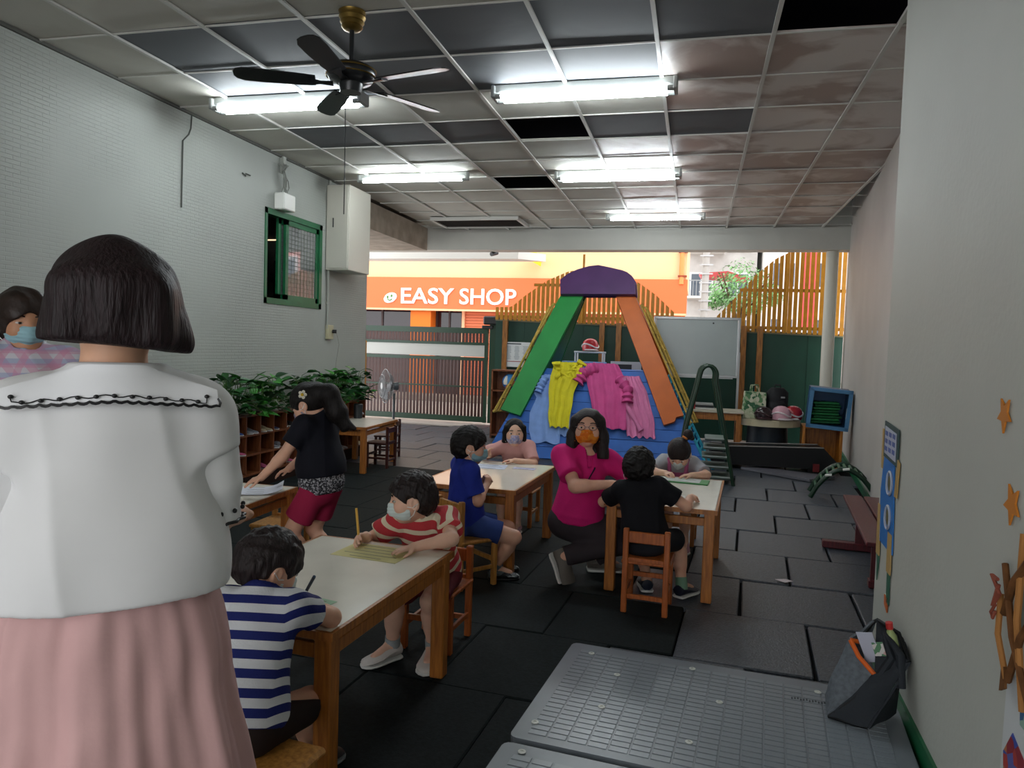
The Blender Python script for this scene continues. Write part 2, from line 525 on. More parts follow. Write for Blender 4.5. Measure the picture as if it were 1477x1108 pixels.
# ------------------------------------------------------------------ window in the left wall
win = thing('window_1', None, None, (WL, 0, 0)); structure(win)
fr = .06
b = B()
ym = (wy0+wy1)/2; zm = (wz0+wz1)/2
b.box((-.04, ym, wz1-fr/2), (.1, wy1-wy0, fr)).box((-.04, ym, wz0+fr/2), (.1, wy1-wy0, fr))
b.box((-.04, wy0+.02, zm), (.1, .04, wz1-wz0)).box((-.04, wy1-fr/2, zm), (.1, fr, wz1-wz0))
b.build('window_frame', M_green, win)
def sash(y0, y1, x):
    b = B(); w = .055
    z0, z1 = wz0+fr, wz1-fr
    b.box((x, (y0+y1)/2, z0+w/2), (.03, y1-y0, w)).box((x, (y0+y1)/2, z1-w/2), (.03, y1-y0, w))
    b.box((x, y0+w/2, zm), (.03, w, z1-z0)).box((x, y1-w/2, zm), (.03, w, z1-z0))
    s = b.build('window_sash', M_green, win)
    g = mat('window_glass', '#20262a', .03, .9)
    g.node_tree.nodes['Principled BSDF'].inputs['Metallic'].default_value = .55
    g.node_tree.nodes['Principled BSDF'].inputs['Base Color'].default_value = (.45, .47, .47, 1)
    B().box((x, (y0+y1)/2, zm), (.006, y1-y0-2*w+.01, z1-z0-2*w+.01)).build('window_pane', g, s)
    bb = B()
    n = 9
    for k in range(1, n): bb.box((x+.012, y0+w+(y1-y0-2*w)*k/n, zm), (.003, .003, z1-z0-2*w))
    for k in range(1, 16): bb.box((x+.012, (y0+y1)/2, z0+w+(z1-z0-2*w)*k/16), (.003, y1-y0-2*w, .003))
    bb.build('insect_mesh', mat('mesh_grey', '#4a4f4a', .6, .3), s)
sash(7.10, 7.80, -.02); sash(7.02, 7.5, -.06)
# dim room behind the open half of the window
b = B()
for c, s in (((WL-1.6, 7.3, 1.35), (.05, 3, 2.7)), ((WL-.9, 5.85, 1.35), (1.4, .05, 2.7)), ((WL-.9, 8.75, 1.35), (1.4, .05, 2.7)), ((WL-.9, 7.3, 2.75), (1.4, 3, .05)), ((WL-.9, 7.3, .05), (1.4, 3, .05))): b.box(c, s)
structure(b.build('wall_office', mat('office_wall', '#6d6f66', .8, .2)))
oc = thing('storage_rack', 'dark rack of boxes seen through the open half of the green window', 'rack', (WL-.55, 7.35, 0.06))
for z in (1.2, 1.685, 2.045): box('shelf_board', (0, 0, z), (.4, 1.5, .03), M_black, oc)
for y in (-.74, .74): box('upright', (0, y, 1.3), (.4, .04, 2.0), M_black, oc)
for k, (yb, zb, lab) in enumerate(((6.95, 1.92, 'dark storage box on the lower rack shelf, left of two, inside the green window'), (7.2, 1.92, 'dark storage box on the lower rack shelf, right of two, inside the green window'), (7.05, 2.27, 'grey storage box on the upper rack shelf inside the green window'))):
    tag(box('storage_box', (WL-.5, yb, zb-.005), (.26, .18, .28 if k < 2 else .27), mat('box_grey%d' % k, ('#40444c', '#5a5d66', '#8d8f96')[k], .7, .3)), lab, 'box', 'boxes on the rack behind the window')

# ------------------------------------------------------------------ electric cabinet, conduit, sockets, loose wires
cb = thing('electric_cabinet', 'white steel cabinet fixed high at the street end of the left wall', 'cabinet', (WL, 8.24, 2.24))
box('cabinet_body', (.15, 0, .495), (.296, .57, .99), mat('cabinet_white', '#c9c6ba', .4, .45), cb, bev=.006)
box('cabinet_door', (.15, -.29, .495), (.27, .012, .95), MATS['cabinet_white'], cb, bev=.004)
box('lock', (.10, -.30, .55), (.012, .014, .11), M_black, cb, bev=.004)
cd = thing('conduit_pipe', 'grey vertical conduit pipe beside the white steel cabinet', 'pipe', (WL+.02, 8.0, 1.55))
M_pvc = mat('grey_pvc', '#a3a59d', .5, .4)
B().tube([(0, 0, 0), (0, 0, 1.74)], .017, 10).build('pipe', M_pvc, cd, smooth=True)
for z in (.3, .9, 1.5): B().box((-.004, 0, z), (.03, .06, .02)).build('clip', M_pvc, cd)
sk = thing('power_socket', 'cream wall socket with a black plug at the foot of the conduit pipe', 'socket', (WL, 8.05, 1.47))
box('socket_box', (.022, 0, .04), (.044, .13, .17), mat('cream_plastic', '#b9b393', .45, .4), sk, bev=.006)
B().cyl((.045, .03, .05), (.09, .05, .05), .022, n=12).build('plug', M_black, sk, smooth=True)
B().tube([(.085, .05, .05), (.09, .12, -.1), (.02, .18, -.35), (.012, .2, -.75)], .004, 6).build('cord', M_pvc, sk, smooth=True)
jb = thing('junction_box', 'small white junction box with tangled cables above the green window', 'junction box', (WL, 6.96, 2.73))
box('box_body', (.06, 0, .1), (.12, .22, .17), M_white, jb, bev=.01)
b = B()
for k in range(7):
    y = rng.uniform(-.05, .05)
    pts = [(.05+rng.uniform(-.02, .03), y*2*math.sin(q*1.3+k)+rng.uniform(-.03, .03), .19+q*.075) for q in range(5)]
    b.tube(pts, .006, 6)
b.build('tangled_cable', mat('cable_grey', '#8c8e88', .5, .4), jb, smooth=True)
box('cable_duct', (.02, .02, .49), (.04, .05, .17), M_pvc, jb)
tag(B().tube([(WL+.012, 5.55, 3.3), (WL+.012, 5.54, 3.18), (WL+.014, 5.51, 3.12), (WL+.012, 5.44, 3.05), (WL+.012, 5.43, 2.49)], .006, 6).build('loose_wire', mat('wire_dark', '#4c4f4a', .6, .3), smooth=True), 'single loose wire hanging down the bare part of the left wall', 'wire')
tag(B().tube([(WL+.012, 6.28, 2.98), (WL+.03, 6.31, 2.955), (WL+.012, 6.34, 2.985), (WL+.02, 6.40, 2.98)], .007, 6).build('wire_stub', MATS['wire_dark'], smooth=True), 'short black wire stub sticking out of the left wall', 'wire')

# ------------------------------------------------------------------ fluorescent lights
M_tube = emit('lit_tube', '#f2fbff', TUBE)
M_tubeoff = mat('end_cap', '#8f9290', .4, .4)
def tube_light(x0, x1, y, n, label):
    t = thing('tube_light', label, 'ceiling light', ((x0+x1)/2, y, CEIL), 0, 'fluorescent ceiling lights')
    L = x1-x0
    box('light_body', (0, .05 if n > 1 else .03, -.03), (L, .10 if n > 1 else .05, .06), mat('lamp_body', '#8d908e', .5, .3), t, bev=.008)
    for k in range(n):
        yy = .05+(k-.5)*.11 if n > 1 else 0
        B().cyl((-L/2+.05, yy, -.088), (L/2-.05, yy, -.088), .0155, n=10).build('tube', M_tube, t, smooth=True)
        for s in (-1, 1): B().cyl((s*(L/2-.05), yy, -.088), (s*L/2, yy, -.088), .018, n=10).build('end_cap', M_tubeoff, t, smooth=True)
    for s in (-1, 1): box('lamp_holder', (s*(L/2+.006), .05 if n > 1 else .01, -.055), (.03, .16 if n > 1 else .06, .09), M_tubeoff, t, bev=.006)
    return t
la = tube_light(-3.82, -2.55, 5.22, 2, 'twin fluorescent light behind the ceiling fan')
tube_light(-1.51, -.22, 5.29, 2, 'twin fluorescent light right of the ceiling fan, largest in view')
tube_light(-3.80, -2.52, 7.82, 1, 'single fluorescent light near the white cabinet')
tube_light(-1.53, -.24, 7.90, 2, 'fluorescent light in the middle row, right of the two small ceiling holes')
tube_light(-1.28, .03, 10.42, 1, 'fluorescent light furthest back, nearest the street beam')
B().tube([(.53, -.02, -.09), (.535, -.02, -.62), (.53, -.01, -.94)], .004, 6).build('pull_cord', M_black, la, smooth=True)

# ------------------------------------------------------------------ ceiling fan
M_fan = mat('fan_black', '#1d1f22', .3, .5)
M_brass = mat('aged_brass', '#8a7038', .35, .5, metal=.85)
cf = thing('ceiling_fan', 'black five-blade ceiling fan with a brass ceiling cup', 'ceiling fan', (-2.02, 4.02, CEIL))
B().lathe([(.03, -.105), (.05, -.10), (.062, -.085), (.058, -.075), (.07, -.06), (.066, -.05), (.078, -.03), (.074, -.02), (.08, 0)], 28).build('ceiling_cup', M_brass, cf, smooth=True)
B().cyl((0, 0, -.32), (0, 0, -.09), .014, n=12).build('down_rod', M_fan, cf, smooth=True)
fm = B().lathe([(0, -.46), (.06, -.46), (.065, -.44), (.07, -.41), (.12, -.395), (.138, -.37), (.142, -.34), (.125, -.315), (.05, -.30), (.014, -.29)], 32).build('motor_housing', M_fan, cf, smooth=True)
b = B()
for z in (-.37, -.335): b.tube(arc((0, 0, z), .1435, 0, 2*math.pi, 32, (1, 0, 0), (0, 1, 0))[:-1], .004, 6, closed=True)
b.build('brass_ring', M_brass, fm, smooth=True)
blade = B()
P = []
for t, w in ((.20, .048), (.30, .056), (.50, .064), (.60, .062), (.64, .045), (.655, .02)):
    P.append([(t, -w, 0), (t, w, 0)])
blade.sheet(P, .007, (0, 0, 1))
bl_me = blade.mesh('fan_blade', m=M_fan)
br_me = B().prism([(.10, -.022, 0), (.17, -.012, 0), (.24, -.03, 0), (.24, .03, 0), (.17, .012, 0), (.10, .022, 0)], (0, 0, .008)).mesh('blade_bracket', m=M_fan)
for k in range(5):
    a = math.radians(-12+72*k)
    R = (Matrix.Rotation(a, 4, 'Z') @ Matrix.Translation((0, 0, -.41)) @ Matrix.Rotation(math.radians(13), 4, 'X'))
    o = link_mesh('fan_blade', bl_me, None, cf); o.matrix_local = R
    o2 = link_mesh('blade_bracket', br_me, None, cf); o2.matrix_local = Matrix.Translation((0, 0, -.009)) @ R
# ------------------------------------------------------------------ street
M_road = mat('asphalt_street', '#b4aca4', .85, .2, noise=.12, nscale=3)
structure(B().box((-2, 38, -.09), (70, 50.6, .06)).build('floor_street', M_road))
structure(B().box((-2.2, 12.75, -.03), (9.6, .9, .05)).build('floor_threshold', mat('threshold_concrete', '#a89f97', .8, .2, noise=.1, nscale=5)))

# sliding gate
gate = thing('sliding_gate', 'green sliding gate with close-set brown vertical slats', 'gate', (-4.85, 12.78, 0))
def rail(z, h, m=M_dgreen, d=.05, name='gate_rail', y=0): return box(name, (0, y, z), (2.46, d, h), m, gate)
rail(1.675, .10); rail(1.44, .05); rail(1.165, .06); rail(.075, .10); rail(.66, .025, y=-.01)
rail(1.31, .21, mat('gate_band_grey', '#a9aaa4', .4, .5), .03, 'gate_band')
for x in (-1.2, 1.2): box('gate_stile', (x, 0, .87), (.06, .06, 1.70), M_dgreen, gate)
M_slat = wood_mat('brown_slat', '#44221a', '#2c140e')
s1 = B().box((0, 0, 0), (.052, .016, 1.01)).mesh('gate_slat', m=M_slat)
s2 = B().box((0, 0, 0), (.052, .016, .165)).mesh('gate_slat', m=M_slat)
for k in range(36):
    x = -1.15+2.3*k/35
    link_mesh('gate_slat', s1, None, gate, (x, .005, .63)); link_mesh('gate_slat', s2, None, gate, (x, .005, 1.545))
gp = thing('gate_post', 'dark green gate post with a black roller box on top', 'post', (-3.50, 12.70, 0))
box('post_shaft', (0, 0, .95), (.13, .12, 1.84), M_dgreen, gp, bev=.01)
box('roller_box', (-.02, -.05, 1.86), (.30, .16, .15), M_black, gp, bev=.02)
box('roller_arm', (-.10, -.05, 1.74), (.2, .1, .06), M_black, gp, bev=.01)
yp = thing('yellow_post', 'short yellow post at the left end of the gate', 'post', (-5.45, 11.5, 0))
box('post_shaft', (0, 0, .70), (.09, .09, 1.4), mat('yellow_wood', '#a8720f', .45, .4, noise=.15, nscale=8), yp, bev=.008)
B().lathe([(.07, 1.4), (.06, 1.43), (.02, 1.46), (0, 1.465)], 4).build('post_cap', MATS['yellow_wood'], yp)

# fence: dark green boards below, yellow pickets in two arches above
M_fboard = mat('bottle_green_board', '#093527', .45, .4, noise=.15, nscale=2.5)
M_yel = MATS['yellow_wood']
fence = thing('picket_fence', 'green board fence topped by yellow pickets cut in two arches', 'fence', (0, 12.52, 0))
ftop = lambda x: 1.885-.024*(x+3.42)
xs = np.linspace(-3.42, 2.24, 12)
for k in range(11):
    x0, x1 = xs[k], xs[k+1]
    B().prism([(x0, 0, 0), (x1, 0, 0), (x1, 0, ftop(x1)-.01), (x0, 0, ftop(x0)-.01)], (0, .03, 0)).build('fence_board', M_fboard, fence, loc=(0, .006*(k % 2), 0))
B().prism([(-3.42, -.03, ftop(-3.42)-.03), (2.24, -.03, ftop(2.24)-.03), (2.24, -.03, ftop(2.24)+.015), (-3.42, -.03, ftop(-3.42)+.015)], (0, .08, 0)).build('fence_cap', mat('weathered_cap', '#6e6a52', .6, .3), fence)
A1 = [(-3.43, 2.09), (-3.13, 2.10), (-2.9, 2.30), (-2.52, 2.56), (-2.16, 2.716), (-1.865, 2.765), (-1.45, 2.732), (-.98, 2.55), (-.69, 2.35), (-.36, 2.05)]
A2 = [(.30, 2.0), (.58, 2.31), (.88, 2.68), (1.19, 2.95), (1.49, 3.09), (1.80, 3.14), (2.02, 3.12), (2.24, 3.05)]
xa = np.array([p[0] for p in A1]); za = np.array([p[1] for p in A1])
for n, A in ((38, A1), (25, A2)):
    xa = [p[0] for p in A]; za = [p[1] for p in A]
    for k in range(n):
        x = xa[0]+(xa[-1]-xa[0])*(k+.5)/n
        z0 = ftop(x)-.01; z1 = float(np.interp(x, xa, za))
        w = .056
        zl = float(np.interp(x-w/2, xa, za))-z1; zr = float(np.interp(x+w/2, xa, za))-z1
        B().prism([(-w/2, 0, z0-z1), (w/2, 0, z0-z1), (w/2, 0, zr), (-w/2, 0, zl)], (0, .018, 0)).build('picket', M_yel, fence, loc=(x, -.05, z1))
for x0, x1, z in ((-2.75, -.95, 2.485), (.65, 2.24, 2.44), (-3.42, -.36, 1.93), (.32, 2.24, 1.84)):
    B().box(((x0+x1)/2, -.02, z), (x1-x0, .03, .05)).build('fence_rail', M_yel, fence)
for x, z1 in ((-1.89, 3.0), (1.37, 3.2)):
    B().cyl((x, -.08, ftop(x)), (x, -.08, z1), .02, n=8).build('fence_pole', M_yel, fence, smooth=True)
M_post = wood_mat('fence_post_wood', '#9a6428', '#6d4315')
for x in (-3.22, -1.54, -1.26, .74, .99): box('fence_post', (x, -.09, .93), (.085, .07, 1.86), M_post, fence)

# shop across the street
M_peach = mat('peach_render', '#e3bd90', .8, .2, noise=.03, nscale=1)
M_orange = mat('orange_fascia', '#e66a38', .5, .4)
M_opil = mat('orange_pillar', '#d96f1e', .6, .3)
shop = thing('corner_shop', 'peach shop building with an orange fascia reading EASY SHOP', 'shop', (-6.3, 19.0, 0))
X = lambda x: x+6.3
B().box((X(-7.7), 2.55, 4.85), (14.8, 5, 3.3)).build('upper_wall', M_peach, shop)
B().box((X(-7.7), 3.05, 1.6), (14.6, 4.0, 3.2)).build('shop_core', mat('shop_inside', '#2a1c1a', .8, .2), shop)
fas = B().box((X(-7.7), .2, 2.79), (14.86, .5, .86)).build('fascia', M_orange, shop)
B().box((X(-7.7), -.06, 2.345), (14.86, .06, .05)).build('fascia_edge', mat('pale_peach_edge', '#f0b98e', .5, .3), shop)
for x0, x1 in ((-7.64, -7.05), (-.75, -.30), (-10.2, -9.7)):
    B().box((X((x0+x1)/2), .3, 1.18), (x1-x0, .5, 2.34)).build('shop_pillar', M_opil, shop)
M_sglass = mat('shop_glass', '#241a20', .06, .6)
def shop_window(x0, x1):
    b = B()
    w = box('shop_window', (X((x0+x1)/2), .5, 1.2), (x1-x0, .04, 2.3), M_sglass, shop)
    fb = B()
    for k in range(3): fb.box(((k-1)*(x1-x0)*.49, -.03, 0), (.05, .05, 2.3))
    fb.build('window_mullion', mat('mullion', '#3a2a28', .5, .4), w)
    for k in range(int((x1-x0)/.25)):
        hh = .15+.2*((k*7) % 5)/5
        B().box((-(x1-x0)/2+.15+.25*k, -.025, .15+.3*((k*3) % 3)), (.13, .02, hh)).build('window_display', mat('poster%d' % (k % 4), ('#b9a79b', '#7a3b35', '#d2cdc8', '#57463f')[k % 4], .6, .3), w)
shop_window(-9.65, -7.66); shop_window(-7.03, -6.27)
sh = box('roller_shutter', (X(-3.55), .45, 1.2), (5.3, .04, 2.3), mat('shutter_orange', '#c96a3c', .5, .4), shop)
ms = B().box((0, 0, 0), (5.3, .03, .05)).mesh('shutter_slat', m=mat('shutter_slat', '#d9754a', .5, .4))
for k in range(29): link_mesh('shutter_slat', ms, None, sh, (0, -.03, -1.1+.078*k))
box('shutter_post', (X(-6.22), .4, 1.2), (.08, .1, 2.3), MATS['pale_peach_edge'], shop)
for zz in (3.3, 3.9, 4.3): box('pipe_bracket', (X(-.40), -.05, zz), (.22, .12, .04), mat('rust_red', '#8a3b22', .6, .3), shop)
B().cyl((X(-.42), -.05, 3.1), (X(-.42), -.05, 6.2), .06, n=10).build('down_pipe', mat('orange_pipe', '#e08a4a', .5, .4), shop, smooth=True)
def text_mesh(s, size, ext, off=0.0):
    cu = bpy.data.curves.new('lettering', 'FONT')
    cu.body = s; cu.size = size; cu.extrude = ext; cu.offset = off; cu.resolution_u = 4
    o = bpy.data.objects.new('lettering_tmp', cu); COL.objects.link(o)
    bpy.context.view_layer.update()
    me = bpy.data.meshes.new_from_object(o.evaluated_get(bpy.context.evaluated_depsgraph_get()))
    bpy.data.objects.remove(o); bpy.data.curves.remove(cu)
    return me
M_let = mat('white_letters', '#f4f1f0', .4, .4)
def lettering(s, x0, x1, z0, z1, y, par, ext=.03, off=.0, m=M_let):
    """one letter per part, spread to fill the given span"""
    me = text_mesh(s, 1.0, ext, off)
    me.materials.clear(); me.materials.append(m)
    n = len(me.vertices); co = np.empty(n*3, 'f'); me.vertices.foreach_get('co', co); co = co.reshape(-1, 3)
    lo, hi = co.min(0), co.max(0)
    co[:, 0] = (co[:, 0]-lo[0])/(hi[0]-lo[0])*(x1-x0); co[:, 1] = (co[:, 1]-lo[1])/(hi[1]-lo[1])*(z1-z0)
    me.vertices.foreach_set('co', co.ravel())
    o = link_mesh('lettering', me, m, par, (x0, y, z0), (math.pi/2, 0, 0))
    return o
lettering('EASY', -7.88+6.3, -6.36+6.3, 2.50, 2.93, -.06, fas, off=.012).location.z -= 0
lettering('SHOP', -6.20+6.3, -4.64+6.3, 2.50, 2.93, -.06, fas, off=.012)
lg = B().ball((0, 0, 0), (.20, .04, .135), 16, 10, Matrix.Rotation(math.radians(-22), 4, 'Y')).build('emblem', M_let, fas, smooth=True, loc=(X(-8.20), -.07, 2.65))
M_leaf = mat('emblem_green', '#4f7a3a', .5, .3)
for dx, dz in ((-.06, .02), (.05, .05)): B().ball((0, 0, 0), (.03, .012, .04), 8, 6).build('emblem_eye', M_leaf, lg, loc=(dx, -.04, dz))
B().tube(arc((0, -.042, .0), .07, math.radians(200), math.radians(340), 8), .014, 6).build('emblem_smile', M_leaf, lg)
B().prism([(X(-4.42), -1.8, 3.80), (X(-3.98), -1.8, 3.79), (X(-4.0), -1.8, 3.52)], (0, 1.7, 0)).build('shop_awning', mat('awning_yellow', '#f1d934', .6, .3), shop)
kb = thing('shop_step', 'low grey parapet step in front of the shop', 'step', (-6.5, 18.3, -.06))
B().box((0, 0, .08), (9, .7, .16), bev=.02).build('step_block', M_conc, kb)

# apartment blocks beyond the street corner
M_blk = mat('grey_tile_facade', '#b7b4b0', .8, .2, noise=.08, nscale=2)
M_dkg = mat('dark_window_glass', '#3d4854', .1, .6)
def block(x, y, w, h, d, m, rows, cols, lab, balc=True):
    t = thing('apartment_block', lab, 'building', (x, y, 0))
    B().box((0, d/2, h/2), (w, d, h)).build('wall', m, t)
    for r in range(rows):
        for c in range(cols):
            px = -w/2+w*(c+.5)/cols; pz = 2.2+r*(h-2.5)/rows
            f = box('window_frame', (px, -.03, pz+.6), (w/cols*.66, .1, 1.5), mat('window_white', '#d9dada', .5, .4), t)
            box('pane', (0, -.04, 0), (w/cols*.56, .04, 1.3), M_dkg, f)
            box('mullion', (0, -.07, 0), (.07, .03, 1.3), MATS['window_white'], f)
        if balc:
            bal = box('balcony', (-w*.2, -.6, 2.0+r*(h-2.5)/rows), (w*.5, 1.2, .12), mat('balcony_pale', '#d2cfca', .7, .2), t)
            bb = B()
            for q in range(12): bb.box((-w*.25+w*.5*q/11, -.57, .5), (.04, .04, .9))
            bb.box((0, -.57, .97), (w*.5, .06, .06))
            bb.build('railing', mat('railing_grey', '#8b8f90', .5, .4), bal)
    return t
block(1.2, 46, 4.2, 16, 8, M_blk, 5, 2, 'grey apartment block with railed balconies beyond the street corner')
block(6.6, 44, 6.0, 15, 8, mat('white_facade', '#dad8d4', .8, .2), 4, 3, 'white apartment block behind the right yellow arch', False)
block(12, 36, 4.5, 12, 8, mat('pink_facade', '#c98a84', .8, .2), 4, 2, 'pink-red apartment block furthest right behind the pickets', False)
rb = thing('roof_canopy', 'red sheet canopy hung on the utility pole side of the street', 'canopy', (1.0, 33, 4.6))
B().prism([(-1.0, 0, .25), (.2, 0, .35), (1.1, 0, .05), (.9, 0, -.05), (-.9, 0, .1)], (0, 1.2, 0)).build('canopy_sheet', mat('canopy_red', '#b5484a', .6, .3), rb)
sg = thing('red_signboard', 'tall red signboard behind the right arch pickets', 'sign', (4.35, 32, 0))
box('sign_board', (0, 0, 4.7), (.7, .2, 4.4), mat('sign_red', '#d8454a', .5, .4), sg)
B().cyl((0, 0, 0), (0, 0, 2.6), .08, n=8).build('sign_pole', M_metal, sg)
up = thing('utility_pole', 'grey utility pole with a ladder of brackets at the street corner', 'utility pole', (.25, 30, 0))
B().cyl((0, 0, 0), (0, 0, 9), .16, .12, n=12).build('pole_shaft', mat('pole_grey', '#a7a4a0', .8, .2), up, smooth=True)
for k in range(14): B().box((.02, -.14, 2.4+.35*k), (.5, .05, .05)).build('bracket', M_metal, up)
for k in range(3): B().tube([(-8, .5*k, 7.4+.3*k), (0, 0, 7.0+.3*k), (9, 1, 7.3+.3*k)], .025, 5).build('cable', M_black, up)

# tree
M_tleaf = mat('tree_leaf', '#6f9a62', .6, .3, noise=.4, nscale=.8)
tr = thing('street_tree', 'leafy green street tree between the shop and the apartment blocks', 'tree', (1.7, 32, 0))
b = B(); b.tube([(0, 0, 0), (.1, 0, 1.6), (0, .1, 3.2)], [.18, .14, .1], 8)
for a in range(5): b.tube([(0, .1, 2.6), (.7*math.cos(a*1.3), .6*math.sin(a*1.3), 3.9), (1.1*math.cos(a*1.3), .9*math.sin(a*1.3), 4.7)], [.07, .05, .02], 6)
b.build('trunk', mat('bark', '#5a4a3c', .9, .1), tr, smooth=True)
b = B()
for k in range(2600):
    v = Vector((rng.gauss(0, 1), rng.gauss(0, 1), rng.gauss(0, 1))).normalized()
    lob = rng.choice([(0, 0, 4.6, .8), (-.7, 0, 4.1, .65), (.75, 0, 4.2, .7), (-.3, -.3, 3.6, .55), (.5, -.4, 3.5, .5), (-1.0, 0, 3.6, .4), (1.3, 0, 3.8, .45)])
    c = Vector(lob[:3])+v*lob[3]*rng.uniform(.55, 1.05)
    n = (v+Vector((rng.uniform(-.6, .6), rng.uniform(-.6, .6), rng.uniform(-.2, .8)))).normalized()
    a = n.orthogonal().normalized(); q = n.cross(a); s = rng.uniform(.05, .10)
    b.add([c-a*s, c+q*s*.45, c+a*s, c-q*s*.45], [(0, 1, 2, 3)])
lf = bpy.data.meshes.new('leaves'); lf.from_pydata(b.v, [], b.f); lf.materials.append(M_tleaf)
tag(link_mesh('leaves', lf, None, tr), kind='stuff')
# cctv camera under the beam
cc = thing('security_camera', 'small black security camera hanging under the white beam', 'camera', (-3.35, 12.02, 2.97))
B().cyl((0, 0, 0), (0, 0, .10), .012, n=8).build('bracket', M_black, cc)
B().cyl((-.03, -.07, -.03), (.03, .06, .01), .035, n=14).build('camera_body', M_black, cc, smooth=True)
# ------------------------------------------------------------------ children's tables
def make_table(name, label, w, d, h, loc, rotz, mwood):
    t = thing(name, label, 'table', loc, rotz, "children's low tables")
    top = box('tabletop', (0, 0, h-.011), (w, d, .022), M_lam, t, bev=.004)
    b = B()
    for s in (-1, 1):
        b.box((0, s*(d/2+.001), -.002), (w+.016, .014, .026)).box((s*(w/2+.001), 0, -.002), (.014, d, .026))
    b.build('edge_band', mwood, top)
    L = .058
    for sx in (-1, 1):
        for sy in (-1, 1):
            box('leg', (sx*(w/2-.035), sy*(d/2-.035), (h-.024)/2), (L, L, h-.024), mwood, t, bev=.004)
    for s in (-1, 1):
        box('lower_rail', (s*(w/2-.035), 0, h-.075), (.024, d-.12, .046), mwood, t, bev=.003)
        box('lower_rail', (0, s*(d/2-.035), h-.075), (w-.12, .024, .046), mwood, t, bev=.003)
    return t
make_table('low_table', 'nearest low table, with yellow paper and two boys in striped shirts', .63, .96, .53, (-1.305, 2.475, 0), -.06, M_wood)
make_table('low_table', 'low table between the boy in blue and the girl in pink', .64, 1.03, .53, (-1.321, 4.85, 0), -.05, M_wood)
make_table('low_table', 'low table on the right with a bright glare, beside the kneeling teacher', .62, 1.03, .53, (-.124, 4.745, 0), -.07, M_wood)
make_table('low_table', 'low table at the left where the girl in dark top sorts papers', .62, .98, .53, (-2.56, 3.41, 0), .03, M_wood)
make_table('low_table', 'empty low table far back against the shoe cabinet', .54, .96, .50, (-3.65, 7.65, 0), .05, M_wood)

# ------------------------------------------------------------------ children's chairs
def make_chair(label, loc, face, mw, w=.25, d=.26, hs=.285, hb=.50):
    """face = angle of the direction a sitter looks to, from +Y"""
    t = thing('kid_chair', label, 'chair', loc, face, "children's wooden chairs")
    box('seat', (0, 0, hs-.011), (w+.015, d+.01, .022), mw, t, bev=.006)
    for s in (-1, 1):
        box('leg', (s*(w/2-.014), d/2-.02, (hs-.022)/2), (.03, .03, hs-.022), mw, t, bev=.004)
        box('leg', (s*(w/2-.014), -d/2, hb/2), (.03, .03, hb), mw, t, bev=.004)
        box('side_stretcher', (s*(w/2-.014), -.01, .11), (.016, d-.03, .022), mw, t, bev=.002)
    box('backrest', (0, -d/2, hb-.045), (w-.055, .02, .06), mw, t, bev=.004)
    box('back_stretcher', (0, -d/2, .09), (w-.055, .018, .024), mw, t, bev=.002)
    box('back_stretcher', (0, -d/2, hs+.005), (w-.055, .018, .02), mw, t, bev=.002)
    box('front_stretcher', (0, d/2-.02, .15), (w-.055, .018, .026), mw, t, bev=.002)
    return t
make_chair('orange-brown ladder-back chair under the boy in the black shirt', (-.20, 4.05, 0), -.07, M_woodred, hb=.455, w=.245, d=.24)
make_chair('pale wooden chair under the boy in the blue shirt', (-1.26, 4.13, 0), -.66, M_woodyel, hb=.515, w=.265)
make_chair('wooden chair under the boy in the red striped shirt', (-1.13, 3.235, 0), math.pi-.06, M_woodred, hb=.44)
make_chair('wooden chair pushed to the far end of the left table behind the dark-topped girl', (-2.44, 4.03, 0), math.pi+.03, M_woodyel, hb=.46)
make_chair('dark red chair tucked under the empty back table', (-3.42, 7.72, 0), math.pi/2, M_wooddark, hb=.47)
make_chair('dark red chair at the far end of the empty back table, nearer the gate', (-3.62, 8.36, 0), math.pi/2+.2, M_wooddark, hb=.47)
make_chair('chair under the girl in the pale pink shirt', (-1.30, 5.66, 0), math.pi-.05, M_wood, hb=.46)
make_chair('chair under the girl with the orange hair tie', (-.07, 5.56, 0), math.pi-.07, M_wood, hb=.46)
st = thing('low_stool', 'pale wooden stool under the boy in the navy striped shirt', 'stool', (-1.10, 1.69, 0), -.1)
box('stool_seat', (0, 0, .272), (.30, .27, .026), M_woodyel, st, bev=.010)
for sx in (-1, 1):
    for sy in (-1, 1): box('leg', (sx*.115, sy*.10, .13), (.034, .034, .258), M_woodyel, st, bev=.004)
    box('stretcher', (sx*.115, 0, .10), (.018, .17, .03), M_woodyel, st)
for sy in (-1, 1): box('stretcher', (0, sy*.10, .15), (.20, .018, .03), M_woodyel, st)

